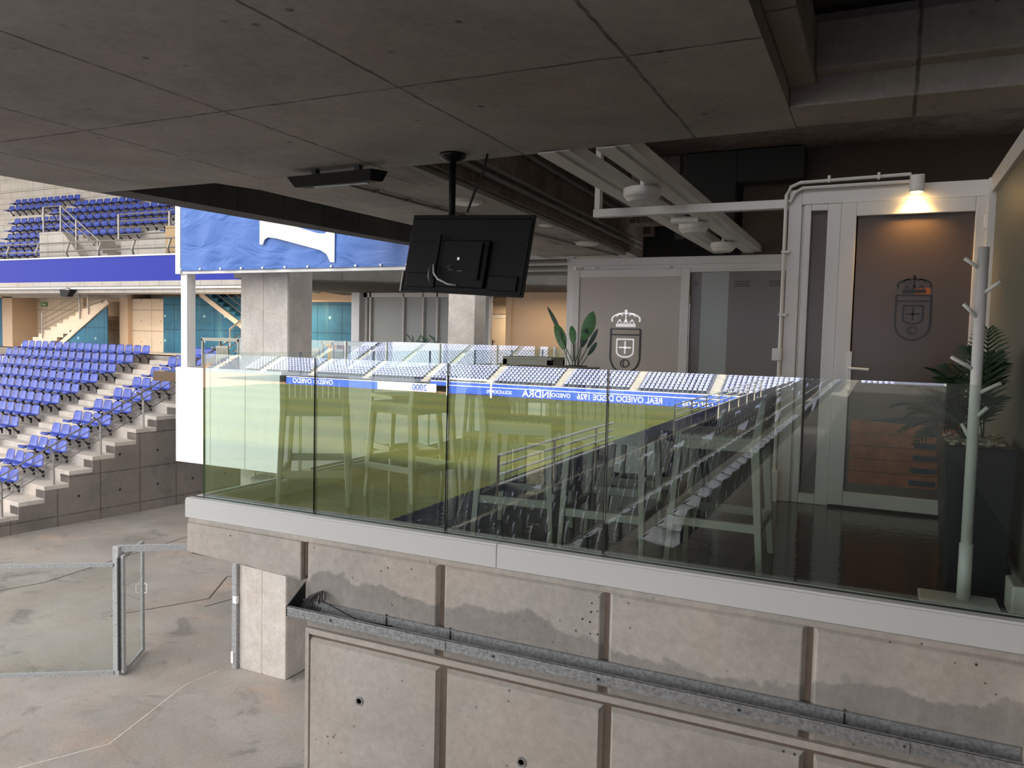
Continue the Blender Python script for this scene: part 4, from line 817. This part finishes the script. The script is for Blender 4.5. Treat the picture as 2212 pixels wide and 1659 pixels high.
# upper tier: fascia, parapet railing, steps, stair block, seats
B = MB(); B.box(-60, -14.6, 18.0, 18.1, 3.03, 4.2); struct(B.build('wall_far', 'fascia_blue'), 'glossy blue fascia of the upper tier')
B = MB(); B.box(-60, -14.5, 17.96, 18.12, 2.9, 3.03); B.box(-60, -14.5, 17.96, 18.12, 4.2, 4.26); struct(B.build('trim_4', 'white_metal'), 'pale metal edges of the blue fascia')
B = MB(); B.box(-60, -14.6, 18.1, 23, 2.6, 2.9) if 0 else B.box(-60, -14.6, 18.1, 19.2, 2.75, 3.0); struct(B.build('ceiling', 'pale_concrete'))
t = thing('loudspeaker', 'small black loudspeaker hanging under the blue fascia', 'loudspeaker', (-27.0, 17.9, 2.75))
B = MB(); B.add([(-.35, -.1, .12), (.35, -.1, .12), (.35, .2, .12), (-.35, .2, .12), (-.2, -.15, -.17), (.2, -.15, -.17), (.2, .1, -.17), (-.2, .1, -.17)], [(0, 1, 2, 3), (7, 6, 5, 4), (0, 4, 5, 1), (1, 5, 6, 2), (2, 6, 7, 3), (3, 7, 4, 0)]); B.build('cabinet', 'black_plastic', t)
B = MB(); B.box(-.1, .1, 0, .05, .12, .2); B.box(-6, .1, 0, .04, .17, .2); B.build('mount_rail', 'white_metal', t)
B = MB()
UZ, UR, UT = 4.30, .56, .82
for k in range(0, 12): B.box(-60, -21.2, 20.0 + UT * k, 28, UZ + UR * k - .6, UZ + UR * k)
B.box(-60, -14.6, 18.1, 28, 3.9, 4.0)
struct(B.build('floor', 'pale_concrete', bevel=.01), 'concrete seating steps of the upper tier')
B = MB(); B.box(-21.2, -14.6, 20.0, 20.4, 4.0, 9); B.box(-22.9, -21.0, 19.4, 24, 4.0, 5.6); struct(B.build('wall_far', 'warm_concrete'), 'warm toned concrete wall beside the upper tier')
B = MB(); B.box(-75, -21, 29, 29.4, 4, 19.8); struct(B.build('wall_far', 'pale_concrete'), 'pale wall behind the upper tier')
t = thing('stair_block', 'pale concrete vomitory block with stairs in the upper tier', 'staircase', (-30.9, 19.3, 4.0))
B = MB(); B.prism([(0, 0, 0), (3.4, 0, 0), (2.9, 0, .35), (1.7, 0, 1.5), (1.5, 0, 1.6), (0, 0, 1.6)], (0, .5, 0)); B.build('flank_wall', 'pale_concrete', t, .01)
for k in range(8): B = MB(); B.box(2.0 + k * .32, 2.32 + k * .32, .5, 1.9, 0, 1.5 - k * .18); B.build('step', 'pale_concrete', t)
B = MB(); B.box(3.9, 8.1, 1.2, 1.5, 0, 1.3); B.build('back_wall', 'pale_concrete', t)
for dz in (1.15, .85, .55, .25):
    B = MB(); B.tube([(.3, .05, 1.6 + dz), (1.45, .05, 1.6 + dz), (4.0, .05, -.05 + dz)], .03 if dz > 1 else .02, 8); B.build('rail', 'rail_steel', t)
for x, z in ((.25, 1.6), (1.45, 1.6), (2.5, .9), (3.9, 0)): B = MB(); B.tube([(x, .05, z - .1), (x, .05, z + 1.15)], .045, 8); B.build('post', 'rail_steel', t)
t = thing('upper_railing', 'steel railing above the pale wall right of the upper stairs', 'railing', (-27, 20.4, 5.3))
for dz in (1.1, .8, .5, .2): B = MB(); B.tube([(0, 0, dz), (3.2, 0, dz), (4.8, .6, dz + .6)], .03, 8); B.build('rail', 'rail_steel', t)
for x in (0, 3.2): B = MB(); B.tube([(x, 0, 0), (x, 0, 1.1)], .05, 8); B.build('post', 'rail_steel', t)
t = thing('upper_railing', 'long two bar railing on top of the blue fascia', 'railing', (-45, 18.5, 4.2))
for dz in (.75, .38): B = MB(); B.tube([(0, 0, dz), (30, 0, dz)], .035, 8); B.build('rail', 'rail_steel', t)
for k in range(16): B = MB(); B.tube([(k * 2.05 + .8, .1, -.1), (k * 2.05 + .8, -.06, .35), (k * 2.05 + .85, .05, .75)], .045, 6); B.build('post', 'rail_steel', t)
def urow(k, x0, x1, sec):
    x = x1; i = 0
    while x > x0:
        n0 = NS[0]; place_seat(Vector((x, 20.35 + UT * k, UZ + UR * k)), 0, 'upper tier seat, %s from the right, %s row, %s' % (ordn[i], rown[k], sec), 'upper tier seats %s, %s row' % (sec, rown[k])); x -= .6; i += NS[0] - n0
for k, segs in enumerate([[(-37, -31.2, 'left of the stair block')], [(-38, -31.6, 'left of the stair block')], [(-38, -28, 'behind the stair block'), (-26.0, -23.4, 'right of the stairs')],
                          [(-39, -27.2, 'behind the stair block'), (-25.5, -23.4, 'right of the stairs')], [(-40, -27, 'behind the stair block')], [(-38, -28, 'behind the stair block')], [(-43, -38.5, 'left of the stair block'), (-37, -32, 'behind the stair block')], [(-44, -38, 'left of the stair block')]]):
    for s_ in segs: urow(k, *s_)
# ================================================================== neighbouring terrace (y 13+)
B = MB(); B.hexa([(-16, 13), (-1, 13), (-1, 24), (-20, 24)], -.3, 0); struct(B.build('floor', 'polished_floor'), 'floor of the neighbouring terrace')
B = MB(); B.box(-12.4, -1.2, 12.95, 13.05, -.9, .1); struct(B.build('trim_5', 'white_panel'))
xs = [-12.4, -10.4, -8.6, -7.3, -5.7, -4.1, -2.6, -1.2]; nm = ['far left', 'second from left', 'third from left', 'left of the trough planter', 'before the trough planter', 'behind the slim column', 'second from right', 'rightmost']
for k in range(7): pane('glass_panel', (xs[k], 12.9), (xs[k + 1] - .03, 12.9), 'glass_front', 'glass panel of the neighbouring terrace, %s' % nm[k], 'clear glass balustrade of the neighbouring terrace farther back', .05, 1.09)
for k, x in enumerate(xs[1:7]): B = MB(); B.box(x - .03, x, 12.86, 12.94, .0, 1.09); B.build('glass_post', 'white_metal', BAL['clear glass balustrade of the neighbouring terrace farther back'])
t = thing('trough_planter', 'long white trough planter with dark spiky leaves on the neighbouring terrace', 'planter', (-6.5, 13.25, 0))
B = MB(); B.box(-.75, .8, -.2, .2, 0, 1.1); B.build('planter_box', 'white_panel', t, .01)
for k in range(16):
    a = random.uniform(0, 6.28); x = random.uniform(-.4, .5); B = MB(); leaf_blade(B, (x, 0, 1.08), (x + math.cos(a) * random.uniform(.1, .3), math.sin(a) * .15, 1.14 + random.uniform(0, .2)), .02, (0, 1, .1), .2); B.build('leaf', 'leaf_dark', t)
B = MB(); B.box(-12.3, -7.4, 18.95, 19.05, 0, 2.7); struct(B.build('wall_far', 'frosted_light'), 'grey frosted partition of the neighbouring terrace')
B = MB()
for x, w in ((-12.45, .2), (-12.15, .06), (-10.75, .04), (-9.95, .04), (-9.4, .05), (-7.4, .08)): B.box(x, x + w, 18.85, 18.98, 0, 2.8)
B.box(-12.4, -7.3, 18.85, 18.95, 2.6, 2.8); struct(B.build('trim_6', 'frame_metal'), 'pale posts of the neighbouring partition')
B = MB(); B.box(-6.7, -1, 18.95, 19.1, 0, 2.9); B.box(-6.8, -6.6, 18.9, 19.0, 0, 2.6); struct(B.build('wall_far', 'peach_wall'), 'peach wall of the neighbouring terrace')
B = MB(); B.box(-9, -5.5, 22, 22.2, 0, 2.9); struct(B.build('wall_far', 'cream_wall'))
t = thing('service_door', 'cream service door with black handle in the lit corridor', 'door', (-8.9, 21.9, .0))
B = MB(); B.box(0, 1.0, 0, .05, 0, 2.0); B.build('door_leaf', 'door_cream', t); B = MB(); B.box(-.06, 0, -.02, .06, 0, 2.1); B.box(1.0, 1.06, -.02, .06, 0, 2.1); B.box(-.06, 1.06, -.02, .06, 2.0, 2.1); B.build('door_frame', 'frame_metal', t)
B = MB(); B.box(.1, .15, -.03, 0, .95, 1.2); B.tube([(.12, -.06, 1.12), (.25, -.06, 1.12)], .015); B.build('door_handle', 'black_plastic', t)
B = MB(); B.box(-17.5, -13.4, 20.5, 20.7, 0, 2.55); struct(B.build('wall_far', 'teal_panels'), 'teal panel wall behind the neighbouring tables')
B = MB(); B.box(-20, -12.4, 21.5, 21.7, 0, 3.2); B.box(-17.8, -12.5, 20.2, 20.6, 2.5, 3.0); struct(B.build('wall_far', 'peach_wall'))
column('white square pier left of the frosted partition', -12.75, -12.4, 18.6, 18.9, 0, 2.9, False, 'white_panel')
t = thing('yellow_bin', 'yellow plastic bin on the neighbouring terrace', 'bin', (-12.45, 17.4, 0))
B = MB(); B.hexa([(-.22, -.2), (.22, -.2), (.22, .2), (-.22, .2)], 0, .85); B.build('body', 'yellow_plastic', t, .02); B = MB(); B.box(-.27, .27, -.25, .25, .85, .92); B.build('lid', 'yellow_plastic', t, .01)
def make_chair(label, loc, rz):
    t = thing('slatted_chair', label, 'chair', loc, rz, 'chairs on the neighbouring terrace')
    B = MB(); B.box(-.23, .23, -.23, .22, .43, .46); B.build('seat', 'stool_plastic', t)
    B = MB(); B.box(-.23, .23, -.26, -.23, .74, .82)
    for k in range(8): B.box(-.22 + k * .057, -.18 + k * .057, -.255, -.235, .46, .76)
    B.build('backrest', 'stool_plastic', t)
    for sx in (-1, 1):
        for sy in (-1, 1): B = MB(); B.box(sx * .21 - .02, sx * .21 + .02, sy * .22 - .02, sy * .22 + .02, 0, .45 if sy > 0 else .8); B.build('leg', 'stool_plastic', t)
    return t
ch = make_chair('grey slatted chair beside the thick column on the neighbouring terrace', (-14.15, 14.2, 0), R(5))
for x, y, a, lab in [(-11.9, 14.2, 60, 'pale slatted chair leaning out just right of the thick column'), (-11.5, 15.3, 0, 'dark slatted chair at the long neighbouring table, left'), (-10.55, 17.1, 190, 'dark slatted chair at the long neighbouring table, middle'), (-10.5, 15.25, -5, 'dark slatted chair at the long neighbouring table, right'), (-13.3, 16.2, 180, 'slatted chair behind the neighbouring table, partly hidden by the column')]: dup(ch, (x, y, 0), R(a), lab)
tb2 = make_table('pale high table left of the thick column on the neighbouring terrace', (-14.9, 15.0, 0), 0, .8, .4, 1.05); tb2['group'] = 'tables on the neighbouring terrace'
for x, y, lab in ((-11.0, 16.2, 'pale table before the teal wall on the neighbouring terrace'), (-9.4, 14.7, 'pale table nearest the neighbouring glass, left of the trough planter')):
    o = dup(tb2, (x, y, 0), 0, lab)
# ================================================================== pitch side (seen reflected in the glass)
B = MB(); B.box(-160, 30, -180, -1.0, -7.8, -7.62); B.box(-160, -17.6, -1, 12, -7.8, -7.62); struct(B.build('floor', 'track'), 'ground around the pitch')
B = MB(); B.box(-90, -15.2, -99.5, 7.5, -7.62, -7.5); tag(B.build('grass', 'grass_pitch'), 'mown green football pitch beyond the stands, mirrored in the glass', 'grass', kind='stuff')
t = thing('goal', 'white football goal at the far end, seen mirrored in the glass', 'goal', (-50, -96.5, -7.5))
for x in (-3.66, 3.66): B = MB(); B.tube([(x, 0, 0), (x, 0, 2.5)], .15, 8); B.build('goal_post', 'board_white', t)
B = MB(); B.tube([(-3.75, 0, 2.5), (3.75, 0, 2.5)], .15, 8); B.build('crossbar', 'board_white', t)
RB = (math.pi / 2, 0, math.pi)
def board(x0, x1, y, z0, z1, label, mat='board_blue', words=()):
    t = thing('advertising_board', label, 'advertising board', ((x0 + x1) / 2, y, z0), 0, None); w = (x1 - x0) / 2
    B = MB(); B.box(-w, w, -.15, 0, 0, z1 - z0); B.build('panel', mat, t)
    B = MB(); B.box(-w, w, -.02, .02, z1 - z0, z1 - z0 + .12); B.build('edge', 'board_white', t)
    for wx, txt, sz, mt, sx in words: text_mesh('lettering', txt, sz, mt, (wx - (x0 + x1) / 2, .03, (z1 - z0) / 2), RB, t, .01, 'CENTER', sx)
    return t
board(-34, -20, -100.5, -7.5, -6.3, 'far blue pitchside board reading REAL OVIEDO DESDE 1926', words=[(-28.3, 'REAL OVIEDO DESDE 1926', 1.15, 'board_white', .92)])
board(-20, -14, -100.5, -7.5, -6.3, 'far blue pitchside board at the right end of the reflection', words=[(-17.3, 'correos', 1.3, 'board_white', 1)])
board(-45, -34, -100.5, -7.5, -6.3, 'far blue pitchside board right of the goal', words=[(-37.0, 'OVIEDO', .8, 'board_white', 1), (-40.8, 'INDRA', 1.4, 'board_white', 1.1)])
board(-56, -45, -100.5, -7.5, -6.3, 'far blue pitchside board directly behind the goal', words=[(-47, 'SOLUCIONES', .7, 'board_white', 1)])
board(-69, -58, -100.5, -7.5, -6.3, 'far pale pitchside board left of the goal', 'board_white', words=[(-61, '2000', 1.4, 'board_blue', 1)])
board(-88, -69, -100.5, -7.5, -6.3, 'far blue pitchside board at the left end of the reflection', words=[(-80, 'OVIEDO', 1.1, 'board_white', 1), (-84.5, 'OVIEDO', 1.1, 'board_white', 1)])
board(-60, -12, -102.2, -6.5, -5.85, 'raised blue board band at the foot of the far stand', words=[(-38, 'ALIMERKA', 1.1, 'board_white', 1)] if 0 else ())
B = MB()
NR = 26; ER, ET, EZ, EY = .33, .75, -5.75, -103.2
for k in range(NR): B.box(-110, 12, -130, EY - ET * k, EZ + ER * k - .5, EZ + ER * k)
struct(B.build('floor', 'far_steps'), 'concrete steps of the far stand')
B = MB()
for k in range(12):
    for a in range(9): B.box(-100.2 + 11.5 * a - 8.2, -100.2 + 11.5 * a - 6.9, EY - ET * k - .8, EY - ET * k + .02, EZ + ER * k - .3, EZ + ER * k + .04)
struct(B.build('trim_7', 'tribune'), 'pale aisle steps of the far stand'); 
lo = seat_mesh(low=True)
def seats_into(B, x, y, z, cs):
    c, s_ = cs; b = len(B.v); B.v += [(x + vx * c - vy * s_, y + vx * s_ + vy * c, z + vz) for vx, vy, vz in lo.v]; B.f += [tuple(b + i for i in f) for f in lo.f]; B.mi += [0] * len(lo.f)
B = MB()
for k in range(16):
    x = -100.0
    while x < 8:
        if (x + 108.4) % 11.5 > 1.6: seats_into(B, x, EY - ET * k - .3, EZ + ER * k, (-1, 0))
        x += .68
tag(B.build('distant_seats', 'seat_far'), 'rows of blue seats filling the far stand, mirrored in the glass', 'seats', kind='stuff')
# side stand descending beside the viewer
B = MB()
def nearend(x, z):   # the stand's last seats stop short of what the passage below leaves open
    y = -1.6
    while y > -8 and (lambda q: -40 < q[0] < 2260 and q[1] < 1740 and q[1] > -500)(proj((x, y, z + .9))): y -= .1
    return y
for k in range(21):
    x = 3.2 - .86 * k; z = -.85 - .325 * k; ye = nearend(x, z); B.box(x - .86, x, -98, ye, z - .4, z)
struct(B.build('floor', 'tribune_wall'), 'concrete steps of the near stand')
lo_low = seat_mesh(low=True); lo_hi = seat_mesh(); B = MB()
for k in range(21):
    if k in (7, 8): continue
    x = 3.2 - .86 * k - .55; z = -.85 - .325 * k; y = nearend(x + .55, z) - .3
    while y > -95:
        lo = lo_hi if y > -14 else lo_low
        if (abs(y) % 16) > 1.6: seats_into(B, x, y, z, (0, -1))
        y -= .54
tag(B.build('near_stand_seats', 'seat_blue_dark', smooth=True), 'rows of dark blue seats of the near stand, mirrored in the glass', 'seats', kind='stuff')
t = thing('gangway_railing', 'pale railing along the gangway of the near stand, mirrored in the glass', 'railing', (-2.6, 0, -2.2))
for (y0, y1) in ((-10, -17.5), (-25, -50)):
    for dz in (1.1, .9, .7, .5): B = MB(); B.tube([(0, y0, dz), (0, y1, dz)], .03, 6); B.build('rail', 'white_paint', t)
    for j in range(int((y0 - y1) / 3) + 1): B = MB(); B.tube([(0, y0 - 3 * j, -.3), (0, y0 - 3 * j, 1.1)], .03, 6); B.build('post', 'door_cream', t)
# stand roofs/back that shade the viewer's side
B = MB(); B.box(-95, 14, 2, 36, 20, 20.6); B.box(-95, 14, 34, 36, -5, 20); struct(B.build('ceiling', 'roof_grey'), 'roof over the near end stand')
B = MB(); B.box(13, 14, -60, 36, -1, 20); struct(B.build('wall_right', 'roof_grey'), 'back wall of the main stand')
print('SEATS', NS[0], 'OBJ', len(D.objects))
